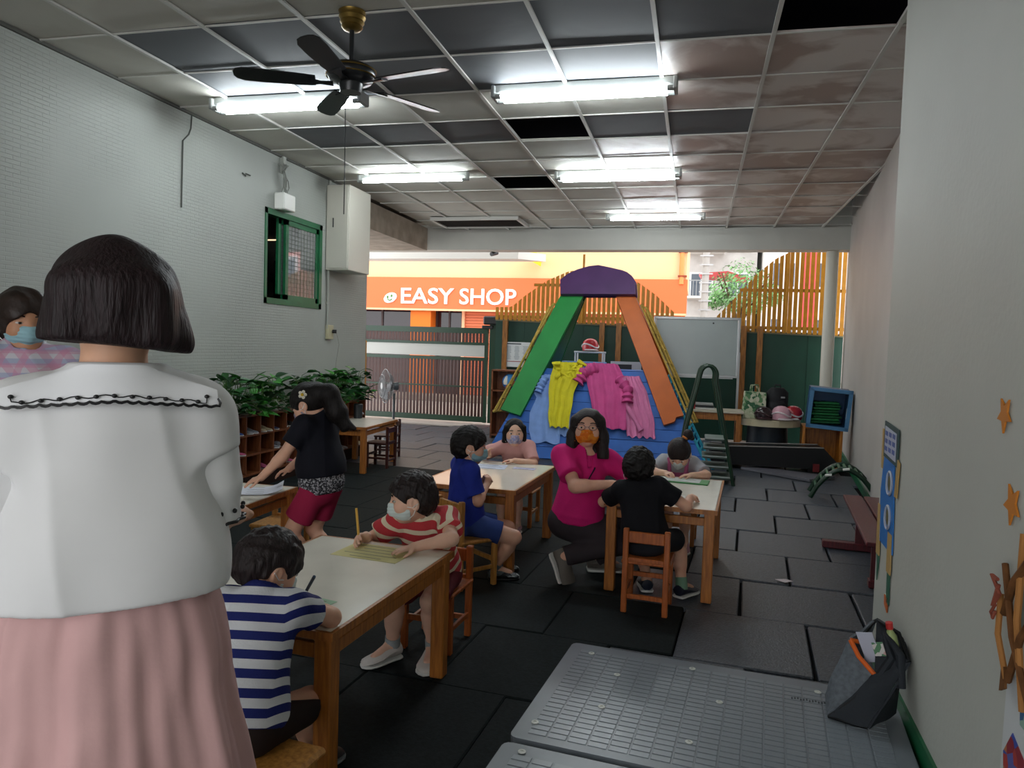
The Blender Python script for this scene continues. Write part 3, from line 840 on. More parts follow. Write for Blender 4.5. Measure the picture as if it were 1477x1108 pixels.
# ------------------------------------------------------------------ shoe cabinets along the left wall
def shoe_rings(L, w, h, part, hi=False):
    """shell of a shoe along +y, heel at -L*.3; part 'upper' or 'sole'"""
    ys = [-.30, -.285, -.2, -.05, .1, .28, .45, .58, .66, .70]
    ws = [.28, .38, .43, .42, .43, .49, .50, .43, .28, .06]
    hs = [.85, .98, 1.0, 1.0, .86, .62, .52, .45, .36, .25] if not hi else [.9, 1.3, 1.4, 1.3, .9, .62, .52, .45, .36, .25]
    P = []
    for y, ww, hh in zip(ys, ws, hs):
        row = []
        s0 = .16*h
        if part == 'sole':
            for k in range(12):
                a = 2*math.pi*k/12
                row.append((ww*w*1.06*(1 if abs(math.cos(a)) > .5 else .95)*np.sign(math.cos(a))*abs(math.cos(a))**.5, y*L*1.015, s0*.55+s0*.55*np.sign(math.sin(a))*abs(math.sin(a))**.4))
        else:
            for k in range(12):
                a = 2*math.pi*k/12
                z = math.sin(a)
                row.append((ww*w*math.cos(a)*(1-.25*max(0, z)), y*L, s0*.9+(hh*h-s0)*(.5+.5*z)))
        P.append(row+[row[0]])
    b = B(); b.sheet(P)
    b.add(P[0][:-1], [tuple(range(12))]); b.add(P[-1][:-1], [tuple(range(12))])
    return b
M_sole = mat('white_sole', '#d6d6d2', .6, .3)
SHOE_UP = shoe_rings(.17, .075, .055, 'upper').mesh('shoe_upper', True, mat('shoe_white', '#c9c8c4', .6, .3))
SHOE_SO = shoe_rings(.17, .075, .055, 'sole').mesh('shoe_sole', True, M_sole)
sc_y0, sc_z0, sc_z1 = 4.35, .14, .70
cabs = []
ccols = 6
CW = 1.36
LBL = ('shoe cabinet of wooden cubbyholes nearest the camera, half hidden by the white blouse', 'middle shoe cabinet of wooden cubbyholes under the pothos plants', 'shoe cabinet of wooden cubbyholes furthest back, behind the girl in the dark top')
for q in range(3):
    t = thing('shoe_cabinet', LBL[q], 'shoe cabinet', (-4.11, sc_y0+CW*(q+.5)+.002*q, 0), 0, 'shoe cabinets along the left wall')
    cabs.append(t)
    for z in (sc_z0, .325, .508, sc_z1-.009): box('shelf_board', (0, 0, z+.0), (.318, CW-.044, .018), M_shelf, t)
    for s in (-1, 1): box('side_panel', (0, s*(CW/2-.011), .355), (.32, .022, .71), M_shelf, t)
    for k in range(1, ccols): box('divider', (0, -CW/2+CW*k/ccols, .42), (.312, .014, .54), M_shelf, t)
    box('back_panel', (-.155, 0, .42), (.008, CW-.05, .56), M_shelf, t)
    box('plinth', (0, 0, .065), (.29, CW-.05, .13), mat('plinth_dark', '#2a1a14', .7, .2), t)
SH = [('white canvas shoe', '#c9c8c4'), ('navy trainer', '#20284a'), ('black shoe', '#17171a'), ('grey trainer', '#7c7f86'), ('pink shoe', '#b4587c'), ('blue trainer', '#2c4f94'), ('red shoe', '#8f2a2a'), ('cream sandal', '#b8ab8c')]
rg = random.Random(11)
ROWN = ('bottom', 'middle', 'top')
used_lab = set()
first = None
NUM = ('one', 'two', 'three', 'four', 'five', 'six')
CABN = ('nearest', 'middle', 'furthest')
for q in range(3):
    for c in range(ccols):
        for r in range(3):
            y = sc_y0+CW*q+CW*(c+.5)/ccols
            if y < 5.45 or rg.random() < (.22 if q < 2 else .4): continue
            z = (sc_z0, .325, .508)[r]+.0095
            name, hexc = SH[rg.randrange(len(SH))]
            for k in range(2):
                if k and rg.random() < .15: continue
                t = thing('shoe', '%s, %s in the %s cubbyhole of column %s, %s shoe cabinet' % (name, 'left' if k == 0 else 'right', ROWN[r], NUM[c], CABN[q]), 'shoe', (-4.05+rg.uniform(-.01, .01), y-.045+.09*k, z), math.pi/2*-1+rg.uniform(-.1, .1)+(math.pi if rg.random() < .25 else 0), 'shoes in the cubbyholes')
                u = link_mesh('shoe_upper', SHOE_UP, None, t)
                u.material_slots[0].link = 'OBJECT'; u.material_slots[0].material = mat('shoe_'+hexc, hexc, .6, .3)
                link_mesh('shoe_sole', SHOE_SO, None, t)

# pothos in troughs on the cabinets
def leaf_mesh(i):
    P = []
    n = 7
    for a in range(n):
        t = a/(n-1)
        w = .5*math.sin(math.pi*min(1, t*1.02+.02)**.62)*(1 if t < .98 else .05)*(.85)
        z = -.35*t*t
        P.append([(-w, t*1.25, z+.10*w), (-w*.5, t*1.25, z-.02), (0, t*1.25, z-.06*(t < .98)), (w*.5, t*1.25, z-.02), (w, t*1.25, z+.10*w)])
    return B().sheet(P).mesh('leaf', True, (mat('pothos_leaf', '#1f5a22', .35, .5, noise=.35, nscale=6), mat('pothos_leaf_pale', '#3f8a34', .35, .5, noise=.3, nscale=6), mat('pothos_leaf_dark', '#143f1a', .4, .5))[i])
LEAF = [leaf_mesh(i) for i in range(3)]
M_trough = mat('white_trough', '#a3a49c', .5, .4)
M_soil = mat('dark_soil', '#20160f', .95, .1)
M_stem = mat('pothos_stem', '#4a6e2e', .6, .3)
PL = [(5.25, 'pothos plant in a white trough beside the blouse, nearest the camera', 88), (5.88, 'pothos plant in a white trough left of the girl in the dark top', 105),
      (6.45, 'pothos plant partly hidden by the head of the girl in the dark top', 88), (7.15, 'pothos plant right of the head of the girl in the dark top', 100), (7.85, 'bushy pothos plant near the far end of the shoe cabinets', 110), (8.27, 'trailing pothos plant at the very end of the shoe cabinets by the gate', 70)]
for y, lab, n in PL:
    t = thing('potted_pothos', lab, 'plant', (-4.06, y, .702), 0, 'pothos plants on the shoe cabinets')
    L = .48 if n > 45 else .22
    b = B()
    b.prism([(-.07, -L/2, 0), (.07, -L/2, 0), (.07, L/2, 0), (-.07, L/2, 0)], (0, 0, .012))
    for s in (-1, 1):
        b.prism([(s*.07, -L/2, 0), (s*.085, -L/2, .11), (s*.077, -L/2, .11), (s*.062, -L/2, .0)], (0, L, 0))
        b.prism([(-.07, s*L/2, 0), (.07, s*L/2, 0), (.085, s*L/2, .11), (-.085, s*L/2, .11)], (0, -s*.008, 0))
    b.build('trough', M_trough, t)
    box('soil', (0, 0, .085), (.135, L-.03, .02), M_soil, t)
    sb = B()
    for k in range(n):
        yy = rg.uniform(-L/2, L/2)*1.15; a = rg.uniform(0, 2*math.pi)
        hh = rg.uniform(.10, .34); out = rg.uniform(.02, .13)
        if rg.random() < .28: hh = rg.uniform(-.05, .1); out = rg.uniform(.12, .2); a = rg.uniform(-.9, .9)
        p = Vector((out*math.cos(a)+.01, yy+out*.7*math.sin(a), max(.03, hh) if not out > .12 else hh+.05))
        p.x = max(-.05, p.x)
        sb.tube([(0, yy*.8, .09), (p.x*.5, (yy*.8+p.y)/2, max(p.z, .09)*.8+.04), tuple(p)], .0025, 4)
        o = link_mesh('leaf', LEAF[rg.choice((0, 0, 1, 2, 2))], None, t, p)
        s = rg.uniform(.065, .115)
        o.scale = (s, s, s)
        o.rotation_euler = (rg.uniform(-.2, .9), rg.uniform(-.6, .6), a-math.pi/2+rg.uniform(-.7, .7))
    sb.build('stems', M_stem, t)
hk = thing('spray_bottle', 'spray bottle with a black curved handle among the pothos near the gate', 'bottle', (-4.0, 8.05, .702))
B().lathe([(.0, 0), (.035, .005), (.035, .13), (.012, .17), (.012, .2)], 14).build('bottle_body', mat('bottle_clear_grey', '#8d9490', .25, .5), hk, smooth=True)
B().tube(arc((0, .04, .24), .06, -.6, math.pi+.3, 12, (0, 1, 0), (0, 0, 1)), .009, 8).build('bottle_handle', M_black, hk, smooth=True)

# standing fan by the gate
sf = thing('pedestal_fan', 'round grey pedestal fan standing before the gate', 'fan', (-4.19, 9.6, 0), -.85)
B().lathe([(0, 0), (.19, 0), (.19, .02), (.05, .05), (.03, .06)], 24).build('base', mat('fan_grey', '#5e6266', .4, .4), sf, smooth=True)
B().cyl((0, .12, .05), (0, .12, .70), .018, n=12).build('pole', MATS['fan_grey'], sf, smooth=True)
box('base_arm', (0, .06, .055), (.05, .16, .03), MATS['fan_grey'], sf)
B().cyl((0, .17, .80), (0, .03, .80), .06, .045, n=16).build('motor', MATS['fan_grey'], sf, smooth=True)
b = B()
for k in range(40):
    a = 2*math.pi*k/40
    b.tube([(.04*math.cos(a), -.055, .8+.04*math.sin(a)), (.15*math.cos(a), -.06, .8+.15*math.sin(a)), (.235*math.cos(a), -.01, .8+.235*math.sin(a)), (.15*math.cos(a), .07, .8+.15*math.sin(a)), (.05*math.cos(a), .08, .8+.05*math.sin(a))], .0022, 4)
for r_, y in ((.237, -.01), (.16, -.058), (.10, -.058)): b.tube(arc((0, y, .8), r_, 0, 2*math.pi, 32)[:-1], .004, 5, closed=True)
b.build('cage', mat('cage_grey', '#8a8d90', .35, .5), sf)
B().cyl((0, -.065, .8), (0, -.05, .8), .045, n=16).build('badge', mat('badge_silver', '#c4c6c8', .3, .5), sf)
for k in range(3):
    a = 2*math.pi*k/3
    e1 = Vector((math.cos(a), 0, math.sin(a))); e2 = Vector((-math.sin(a), .35, math.cos(a)))
    c = Vector((0, 0, .8))
    P = [[c+e1*t+e2*(w*s) for s in (-1, 0, 1)] for t, w in ((.04, .03), (.10, .07), (.17, .08), (.21, .05))]
    B().sheet(P, .002, (0, 1, 0)).build('fan_vane', mat('vane_grey', '#6c7074', .3, .4), sf)
tag(B().lathe([(.0, 0), (.05, .0), (.055, .16), (.05, .17), (0, .17)], 16).build('drinks_bottle', mat('bottle_dark', '#22282c', .3, .5), loc=(-3.85, 8.02, .502)), 'dark bottle standing on the far corner of the empty back table', 'bottle')
# ------------------------------------------------------------------ climbing house: leaning frame of coloured boards
M_blue = mat('blue_board', '#1e5cae', .5, .4, noise=.12, nscale=6)
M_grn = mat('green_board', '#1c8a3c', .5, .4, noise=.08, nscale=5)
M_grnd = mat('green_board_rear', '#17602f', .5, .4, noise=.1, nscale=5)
M_org = mat('orange_board', '#bd5c14', .5, .4, noise=.08, nscale=5)
M_pur = mat('purple_board', '#4e2d5e', .5, .4, noise=.1, nscale=5)
SL = .42
def fp(x, z, off=0.0):
    """point on the leaning front face, off metres out of it towards the room"""
    return Vector((x, 8.95+SL*z-off*.922, z+off*.387))
def bp_(x, z, off=0.0):
    """the same on the rear face, which leans the other way"""
    return Vector((x, 10.75-SL*z+off*.922, z+off*.387))
ch = thing('climbing_house', 'big A-frame climbing house with blue base, green and orange legs and purple cap', 'climbing frame', (-1.2, 9.85, 0))
CO = Vector((-1.2, 9.85, 0))
def slab(name, poly, th, m, face=fp, off=0.0, par=None):
    P = [face(x, z, off)-CO for x, z in poly]
    n = (face(0, 0, 1)-face(0, 0, 0))*th
    return B().prism(P, n).build(name, m, par or ch)
xl = lambda z: -2.53+.53*z/1.15
xr = lambda z: .20-.60*z/1.13
zs = [0.02, .16, .30, .44, .58, .72, .86, 1.0, 1.13]
for k in range(8):
    z0, z1 = zs[k]+.002, zs[k+1]-.004
    slab('plank', [(xl(z0), z0), (xr(z0), z0), (xr(z1), z1), (xl(z1), z1)], .045, M_blue, off=(-.004 if k % 2 else 0))
    slab('plank', [(xl(z0), z0), (xr(z0), z0), (xr(z1), z1), (xl(z1), z1)], .045, M_blue, bp_)
GL = [(-1.78, 2.06), (-1.47, 2.07), (-2.12, .50), (-2.385, .565)]
OL = [(-1.04, 2.07), (-.80, 2.08), (-.105, .605), (-.195, .578), (-.21, .525), (-.335, .478)]
slab('green_leg', GL, .06, M_grn, off=.048); slab('orange_leg', OL, .06, M_org, off=.048)
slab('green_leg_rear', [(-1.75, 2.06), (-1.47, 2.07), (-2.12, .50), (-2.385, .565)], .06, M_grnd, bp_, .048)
slab('orange_leg_rear', [(-1.04, 2.07), (-.80, 2.08), (-.105, .605), (-.335, .478)], .06, M_org, bp_, .048)
PC = [(-1.765, 2.055), (-1.79, 2.25), (-1.70, 2.33), (-1.57, 2.395), (-1.42, 2.44), (-1.30, 2.455), (-1.13, 2.42), (-.98, 2.385), (-.915, 2.36), (-.85, 2.31), (-.80, 2.235), (-.785, 2.065)]
slab('purple_cap', PC, .07, M_pur, off=.11)
slab('purple_cap_rear', PC, .07, M_pur, bp_, .11)
# inner faces of the two legs: boards running back between front and rear legs
def rib(x0, z0, x1, z1, m, nm):
    P = [fp(x0, z0)-CO, fp(x1, z1)-CO, bp_(x1, z1)-CO, bp_(x0, z0)-CO]
    B().prism(P, (.03 if x0 > -1.2 else -.03, 0, 0)).build(nm, m, ch)
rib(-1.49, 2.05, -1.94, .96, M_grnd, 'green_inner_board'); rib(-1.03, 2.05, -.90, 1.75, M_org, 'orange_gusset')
# rope nets on the two sloping sides
M_rope = mat('straw_rope', '#b89a4c', .8, .2, noise=.2, nscale=30)
M_ropeb = mat('teal_rope', '#2f8fa8', .7, .2, noise=.3, nscale=12)
for side, (pt, pb), m in ((-1, ((-1.86, 2.0), (-2.50, .55)), M_rope), (1, ((-.72, 2.0), (-.02, .55)), M_rope)):
    for k in range(9):
        t = k/8
        x = pt[0]+(pb[0]-pt[0])*t; z = pt[1]+(pb[1]-pt[1])*t
        a = fp(x, z, .02); c = bp_(x, z, .02)
        mid = (a+c)/2+Vector((side*.09, 0, -.05))
        B().tube([a-CO, mid-CO, c-CO], .011, 6).build('net_rope', m, ch, smooth=True)
    for q in range(6):
        s = q/5
        pts = []
        for k in range(9):
            t = k/8
            x = pt[0]+(pb[0]-pt[0])*t; z = pt[1]+(pb[1]-pt[1])*t
            pts.append(fp(x, z, .02).lerp(bp_(x, z, .02), s)+Vector((side*.09*math.sin(math.pi*s), 0, -.05*math.sin(math.pi*s)))-CO)
        B().tube(pts, .013, 6).build('net_rope', m, ch, smooth=True)
# teal lattice strip along the right edge of the blue base
for k in range(13):
    z = .06+.083*k
    B().tube([fp(xr(z)+.02, z, .03)-CO, fp(xr(z+.08)+.09, z+.08, -.06)-CO], .013, 6).build('lattice_rope', M_ropeb, ch, smooth=True)
for dx, off in ((.02, .03), (.09, -.06)):
    B().tube([fp(xr(.05)+dx, .05, off)-CO, fp(xr(1.12)+dx, 1.12, off)-CO], .018, 6).build('lattice_rope', M_ropeb, ch, smooth=True)

# ------------------------------------------------------------------ clothes laid over the blue boards
def drape(name, label, rows, m, folds, amp, seed, group='dressing-up clothes on the climbing house', extra=None, lift=0.0):
    """rows: (z, x left, x right) from the top edge down; cloth laid on the front face with folds"""
    r = random.Random(seed)
    zz = [q[0] for q in rows][::-1]
    n = 34; w = 26
    ph = [r.uniform(0, 6.28) for _ in range(6)]
    P = []
    Q = []
    top = rows[0][0]; bot = rows[-1][0]
    for i in range(n+1):
        t = i/n
        z = top+(bot-top)*t
        x0 = float(np.interp(z, zz, [q[1] for q in rows][::-1])); x1 = float(np.interp(z, zz, [q[2] for q in rows][::-1]))
        a = []; b_ = []
        for j in range(w+1):
            s = j/w
            f = amp*(.35+.65*t)*(.5+.5*math.sin(folds*6.28*s+ph[0]+1.3*math.sin(3*t+ph[1]))) + amp*.5*(.5+.5*math.sin(folds*2.3*6.28*s+ph[2]+4*t)) + amp*.6*(.5+.5*math.sin(9*t+7*s+ph[3]+1.5*math.sin(6*s-4*t)))
            hem = .012*math.sin(folds*6.28*s+ph[4])*t
            p = fp(x0+(x1-x0)*s+.006*math.sin(14*t+ph[5]), z+hem, .052+lift+f)
            a.append(p); b_.append(fp(x0+(x1-x0)*s, z+hem, .050))
        P.append(a)
    # the top edge turns over the boards
    turn = [[p+Vector((0, .05, -.015)) for p in P[0]]]
    c = sum((p for row in P for p in row), Vector())/((n+1)*(w+1))
    t = thing(name, label, 'clothes', c, 0, group)
    B().sheet([[p-c for p in row] for row in turn+P], .004, (0, .92, -.39)).build('cloth', m, t, smooth=True)
    if extra: extra(t, c)
    return t
def cloth(name, hexc, **k): return mat(name, hexc, .75, .25, noise=.08, nscale=9, bump=.12, bscale=90, **k)
def sleeve(pts, r, m, amp=.2):
    def fn(t, c):
        b = B(); n = 14
        P = [Vector(p) for p in pts]
        L = []
        for i in range(n+1):
            q = i/n*(len(P)-1); k = min(int(q), len(P)-2)
            L.append(P[k].lerp(P[k+1], q-k)-c)
        b.tube(L, [r*(1+amp*math.sin(i*1.9)) for i in range(n+1)], 10)
        b.build('sleeve', m, t, smooth=True)
    return fn
M_lb = cloth('light_blue_cotton', '#7f9fd8')
drape('blue_costume', 'light blue short-sleeved costume hanging beside the green leg', [(1.04, -1.88, -1.72), (1.0, -1.90, -1.72), (.9, -1.945, -1.71), (.80, -1.99, -1.70), (.74, -1.95, -1.69), (.55, -2.0, -1.66), (.34, -2.00, -1.60), (.20, -1.93, -1.58)], M_lb, 1.6, .020, 1,
      extra=sleeve([fp(-1.86, 1.0, .075), fp(-1.90, .90, .085), fp(-1.93, .80, .085)], .05, M_lb))
drape('blue_costume', 'light blue cloth edge showing below the yellow tulle', [(.62, -1.70, -1.50), (.45, -1.68, -1.46), (.30, -1.64, -1.44)], cloth('sky_cotton', '#86a6dc'), 2, .012, 5)
M_yt = cloth('yellow_tulle', '#d3c82c')
def ruffle(t, c):
    r = random.Random(4); b = B()
    for k in range(16):
        x = -1.75+.36*r.random(); z = 1.0+.20*r.random()
        p = fp(x, z, .10+.03*r.random())-c
        b.tube([p+Vector((r.uniform(-.07, .07), r.uniform(-.02, .02), r.uniform(-.05, .05))) for _ in range(5)], [.012, .03, .036, .03, .012], 8)
    b.build('ruffle', M_yt, t, smooth=True)
drape('yellow_tulle_dress', 'yellow tulle dress with a bunched top hanging above the teacher', [(1.19, -1.74, -1.43), (1.0, -1.79, -1.40), (.8, -1.78, -1.46), (.55, -1.76, -1.48), (.38, -1.72, -1.48)], M_yt, 3, .024, 2, lift=.045, extra=ruffle)
M_rose = cloth('rose_satin', '#c8508c')
def rose(t, c):
    sleeve([fp(-1.20, 1.14, .08), fp(-1.36, 1.07, .10), fp(-1.43, .94, .10)], .072, M_rose, .25)(t, c)
    sleeve([fp(-.92, 1.02, .08), fp(-.80, .88, .11), fp(-.79, .72, .11)], .062, M_rose, .25)(t, c)
drape('rose_satin_jacket', 'deep rose satin jacket with puffed sleeves in the middle of the blue boards', [(1.19, -1.36, -.95), (1.0, -1.32, -.84), (.8, -1.27, -.80), (.6, -1.20, -.79), (.40, -1.12, -.78)], M_rose, 2.4, .03, 3, lift=.03, extra=rose)
M_pink = cloth('pink_satin', '#d07ba6')
drape('pink_satin_skirt', 'lighter pink pleated satin skirt beside the orange leg', [(1.06, -.93, -.66), (.9, -.92, -.58), (.7, -.86, -.50), (.5, -.80, -.45), (.33, -.76, -.42)], M_pink, 4, .024, 6, lift=.0,
      extra=sleeve([fp(-.86, 1.02, .10), fp(-.82, .88, .11), fp(-.80, .70, .10), fp(-.60, .40, .09)], .03, M_pink, .3))

# behind the climbing house: helmet on a white wire stand, blue tub, papers, bookshelf
ws = thing('wire_stand', 'white wire stand behind the blue boards carrying a red helmet', 'stand', (-1.58, 11.36, 0))
b = B()
for x in (-.21, .21):
    for y in (-.12, .12): b.cyl((x, y, 0), (x, y, 1.36), .012, n=8)
for y in (-.12, .12): b.cyl((-.23, y, 1.36), (.23, y, 1.36), .014, n=8); b.cyl((-.21, y, .3), (.21, y, .3), .01, n=8)
for x in (-.21, -.07, .07, .21): b.cyl((x, -.12, 1.36), (x, .12, 1.36), .008, n=6)
b.build('frame', mat('white_wire', '#c9ccd2', .4, .5), ws, smooth=True)
def helmet(label, loc, rotz, hexc, hex2, s=1.0):
    t = thing('helmet', label, 'helmet', loc, rotz)
    mm = mat('helmet_'+hexc, hexc, .25, .5)
    prof = [(.0, .20), (.05, .193), (.09, .17), (.115, .135), (.125, .09), (.125, .05), (.118, .01)]
    b = B().lathe([(r*s, z*s) for r, z in prof], 24)
    b.lathe([(r*s, z*s) for r, z in [(.118, .01), (.108, .008), (.108, .06), (.09, .15)]], 24)
    b.build('shell', mm, t, smooth=True)
    b = B().tube([(.126*s*math.cos(a), .126*s*math.sin(a), .085*s+.03*s*math.sin(2*a)) for a in np.linspace(0, 6.28, 25)[:-1]], .012*s, 6, closed=True)
    b.build('stripe', mat('helmet_'+hex2, hex2, .3, .5), t, smooth=True)
    P = [[(r*s*math.cos(a), r*s*math.sin(a), z*s) for a in np.linspace(-2.3, -.85, 9)] for r, z in ((.122, .03), (.165, .015))]
    B().sheet(P, .006, (0, 0, 1)).build('peak', mat('helmet_'+hex2, hex2, .3, .5), t, smooth=True)
    return t
helmet('red and white helmet on the white wire stand', (-1.58, 11.36, 1.375), .3, '#b32a32', '#d8d6d6', 1.0)
tb = thing('blue_tub', 'pale blue tub behind the blue boards by the dark green leg', 'tub', (-1.62, 10.98, 0))
b = B().box((0, 0, .6), (.62, .30, 1.2), bev=.02); b.build('tub_body', mat('tub_blue', '#5a86bd', .45, .4), tb)
box('tub_rim', (0, 0, 1.2), (.66, .34, .04), mat('tub_blue', '#5a86bd'), tb, bev=.012)
pt = thing('photo_panel', 'white panel with dark pictures behind the top of the pink clothes', 'panel', (-.82, 10.95, 0))
box('panel_board', (0, 0, .62), (.78, .06, 1.24), mat('panel_white', '#bfc3c6', .5, .4), pt)
for x, w in ((-.18, .20), (.17, .22)):
    box('picture', (x, -.035, 1.10), (w, .012, .20), mat('picture_dark', '#1b1d22', .4, .4), pt)
    box('picture_inset', (x+.03, -.043, 1.07), (w*.4, .008, .09), mat('picture_tan', '#b0805c', .6, .3), pt)
nt_ = thing('notice_sheet', 'white printed notice fixed on the green fence beside the gate post', 'notice', (-3.0, 12.42, 1.275))
box('sheet', (0, 0, 0), (.47, .012, .43), mat('notice_white', '#c3c7c6', .5, .3), nt_)
b = B()
rgn = random.Random(5)
for c in range(3):
    for k in range(11):
        b.box((-.15+.15*c, -.008, .14-.022*k), (.10*rgn.uniform(.6, 1), .003, .008))
b.build('print_lines', mat('print_grey', '#7d8488', .6, .2), nt_)
box('red_line', (-.02, -.008, -.12), (.3, .003, .012), mat('print_red', '#8d3b3b', .6, .2), nt_)
box('header_line', (-.05, -.008, .185), (.25, .003, .018), mat('print_dark', '#30343a', .6, .2), nt_)
bs = thing('bookshelf', 'small brown bookshelf behind the left rope net, with a blue ball', 'bookshelf', (-2.72, 11.0, 0))
for x in (-.28, .28): box('side_panel', (x, 0, .52), (.025, .28, 1.04), M_shelf, bs)
for z in (.05, .42, .73, 1.04): box('shelf_board', (0, 0, z), (.58, .28, .022), M_shelf, bs)
box('back_panel', (0, .13, .54), (.56, .012, 1.0), M_shelf, bs)
tag(B().ball((0, 0, 0), .125, 20, 14).build('play_ball', blotch_mat('ball_print', ('#2f6fae', '#3f86c4', '#c9c4b4', '#2a5f9a', '#b0604a'), 9, .35), smooth=True, loc=(-2.74, 10.97, .868)), 'blue patterned ball on the brown bookshelf', 'ball')
tag(B().ball((0, 0, 0), (.12, .11, .08), 16, 10).build('bean_bag', mat('lime_cloth', '#a9b52c', .7, .2), smooth=True, loc=(-2.66, 10.95, .513)), 'lime green bean bag on the lower shelf of the brown bookshelf', 'bean bag')

# ------------------------------------------------------------------ right rear corner
wb = thing('whiteboard', 'grey-white rolling whiteboard in front of the green fence', 'whiteboard', (.0, 11.02, 0), .01)
wb.scale = (1.055, 1, 1.02)
box('panel', (0, 0, 1.46), (1.08, .02, .78), mat('whiteboard_face', '#98a2a0', .25, .5, noise=.05, nscale=2), wb)
M_al = mat('aluminium', '#a8aaab', .3, .5, metal=.7)
for x in (-.56, .56): box('frame_stile', (x, 0, 1.46), (.035, .035, .82), M_al, wb, bev=.004)
for z in (1.055, 1.865): box('frame_rail', (0, 0, z), (1.15, .035, .035), M_al, wb, bev=.004)
for x in (-.575, .575): box('leg', (x, .03, .70), (.03, .03, 1.40), M_al, wb)
for x in (-.575, .575): box('foot', (x, 0, .03), (.035, .5, .04), M_al, wb)
box('pen_tray', (0, -.05, 1.03), (1.0, .08, .012), M_al, wb)
B().cyl((.22, -.016, 1.80), (.22, -.012, 1.80), .012, n=10).build('magnet', M_black, wb)
tt = thing('side_table', 'wooden table with a pale top behind the green slide ladder', 'table', (.27, 9.98, 0))
box('tabletop', (0, 0, .66), (.72, .46, .03), mat('pale_top', '#c3bba8', .3, .5), tt, bev=.005)
for sx in (-1, 1):
    for sy in (-1, 1): box('leg', (sx*.30, sy*.18, .31), (.06, .06, .62), M_wood, tt, bev=.004)
for sy in (-1, 1): box('apron', (0, sy*.19, .60), (.56, .025, .09), M_wood, tt)
for k in range(3): tag(box('paper_tray', (.10, 9.96, .675+.012+.027*k), (.34-.02*k, .26, .022), mat('tray%d' % k, ('#c8c8c4', '#2a2c2e', '#9c9e9c')[k], .4, .4), bev=.004), ('white tray at the bottom of the stack on the side table', 'black tray in the middle of the stack on the side table', 'grey tray on top of the stack on the side table')[k], 'tray', 'trays stacked on the side table')
rbt = thing('red_bottle', 'small red bottle standing at the left end of the side table', 'bottle', (.0, 9.84, .676))
B().lathe([(0, 0), (.028, 0), (.03, .10), (.024, .14), (.011, .17), (.011, .19)], 16).build('bottle_body', mat('bottle_red', '#a3242c', .3, .5), rbt, smooth=True)
B().lathe([(.014, .185), (.014, .225), (0, .228)], 12).build('bottle_cap', M_white, rbt, smooth=True)
# slide ladder: two arched rails and steps
ld = thing('slide_ladder', 'dark green arched step ladder standing right of the climbing house', 'ladder', (.2, 8.3, 0))
def arch(dx, y0):
    pts = [(.25, 0, 0), (.06, .02, .96), (.03, .03, 1.10)]+[(-.05+.085*math.cos(a)*1.0, .03, 1.17+.10*math.sin(a)) for a in np.linspace(.1, math.pi-.1, 9)]+[(-.17, .03, 1.0), (-.26, .02, .6), (-.30, 0, .30)]
    return [(x+dx, y+y0, z) for x, y, z in pts]
B().tube(arch(0, -.16), .020, 10).build('rail', M_dgreen, ld, smooth=True)
B().tube(arch(-.02, .26), .020, 10).build('rail', M_dgreen, ld, smooth=True)
for k, z in enumerate((.07, .18, .29, .385, .48)):
    x1 = .25-.195*z; x0 = -.09-.12*(.5-z)+.03
    B().box(((x0+x1)/2, .05, z), (x1-x0, .40, .028), bev=.006).build('step', mat('step_grey', '#5c6c64', .4, .4), ld)
    B().box(((x0+x1)/2, -.155, z+.012), (x1-x0, .012, .012)).build('step_edge', mat('step_edge_white', '#a9b2ad', .4, .4), ld)
# big round-edged table with bags
rt = thing('tub_table', 'cream half-round table against the green fence, with bags on it', 'table', (.95, 10.1, 0))
b = B()
poly = [(.40*math.cos(a)*1.0, -.38*math.sin(a), .50) for a in np.linspace(-.25, math.pi+.25, 22)]
b.prism(poly, (0, 0, .085)).build('tabletop', mat('cream_top', '#bdb295', .35, .45), rt)
B().lathe([(.24, 0), (.26, .25), (.25, .50)], 24).build('pedestal_drum', mat('drum_dark', '#14202a', .5, .4), rt, smooth=True)
tg = thing('tote_bag', 'green and cream patterned tote bag on the cream table', 'bag', (.77, 10.0, .587), .15)
M_tote = blotch_mat('tote_print', ('#a9b394', '#3f6a4c', '#b8bfa0', '#5f8a5f', '#c9cbb4'), 26, .8)
b = B(); b.prism([(-.155, -.07, 0), (.13, -.06, 0), (.135, -.03, .33), (-.12, -.03, .34)], (0, .13, 0)); b.build('bag_body', M_tote, tg)
for y in (-.02, .08): B().tube([(-.05, y, .32), (-.04, y, .42), (.03, y, .43), (.05, y, .32)], .008, 6).build('handle', M_tote, tg, smooth=True)
bk = thing('backpack', 'black backpack standing on the cream table beside the patterned tote', 'bag', (1.05, 10.08, .587), -.1)
B().box((0, 0, .20), (.27, .16, .40), bev=.06).build('bag_body', mat('black_nylon', '#101014', .6, .3, bump=.2, bscale=60), bk, smooth=True)
B().box((0, -.10, .13), (.21, .07, .20), bev=.03).build('front_pocket', MATS['black_nylon'], bk, smooth=True)
B().tube([(-.04, 0, .39), (-.03, 0, .435), (.03, 0, .435), (.04, 0, .39)], .01, 6).build('handle', MATS['black_nylon'], bk, smooth=True)
box('label_patch', (.07, -.085, .28), (.05, .006, .02), mat('patch_grey', '#8d9092', .5, .3), bk)
helmet('pink and white helmet lying on the cream table', (1.08, 9.83, .587), .4, '#c99aa6', '#d9cdd0', .92)
helmet('red helmet with white trim on the right of the cream table', (1.24, 9.97, .587), -.3, '#9c1f2a', '#c8c4c4', .92)
helmet('dark helmet at the front of the cream table below the tote', (.87, 9.83, .587), 0, '#2a1d20', '#40282c', .85)
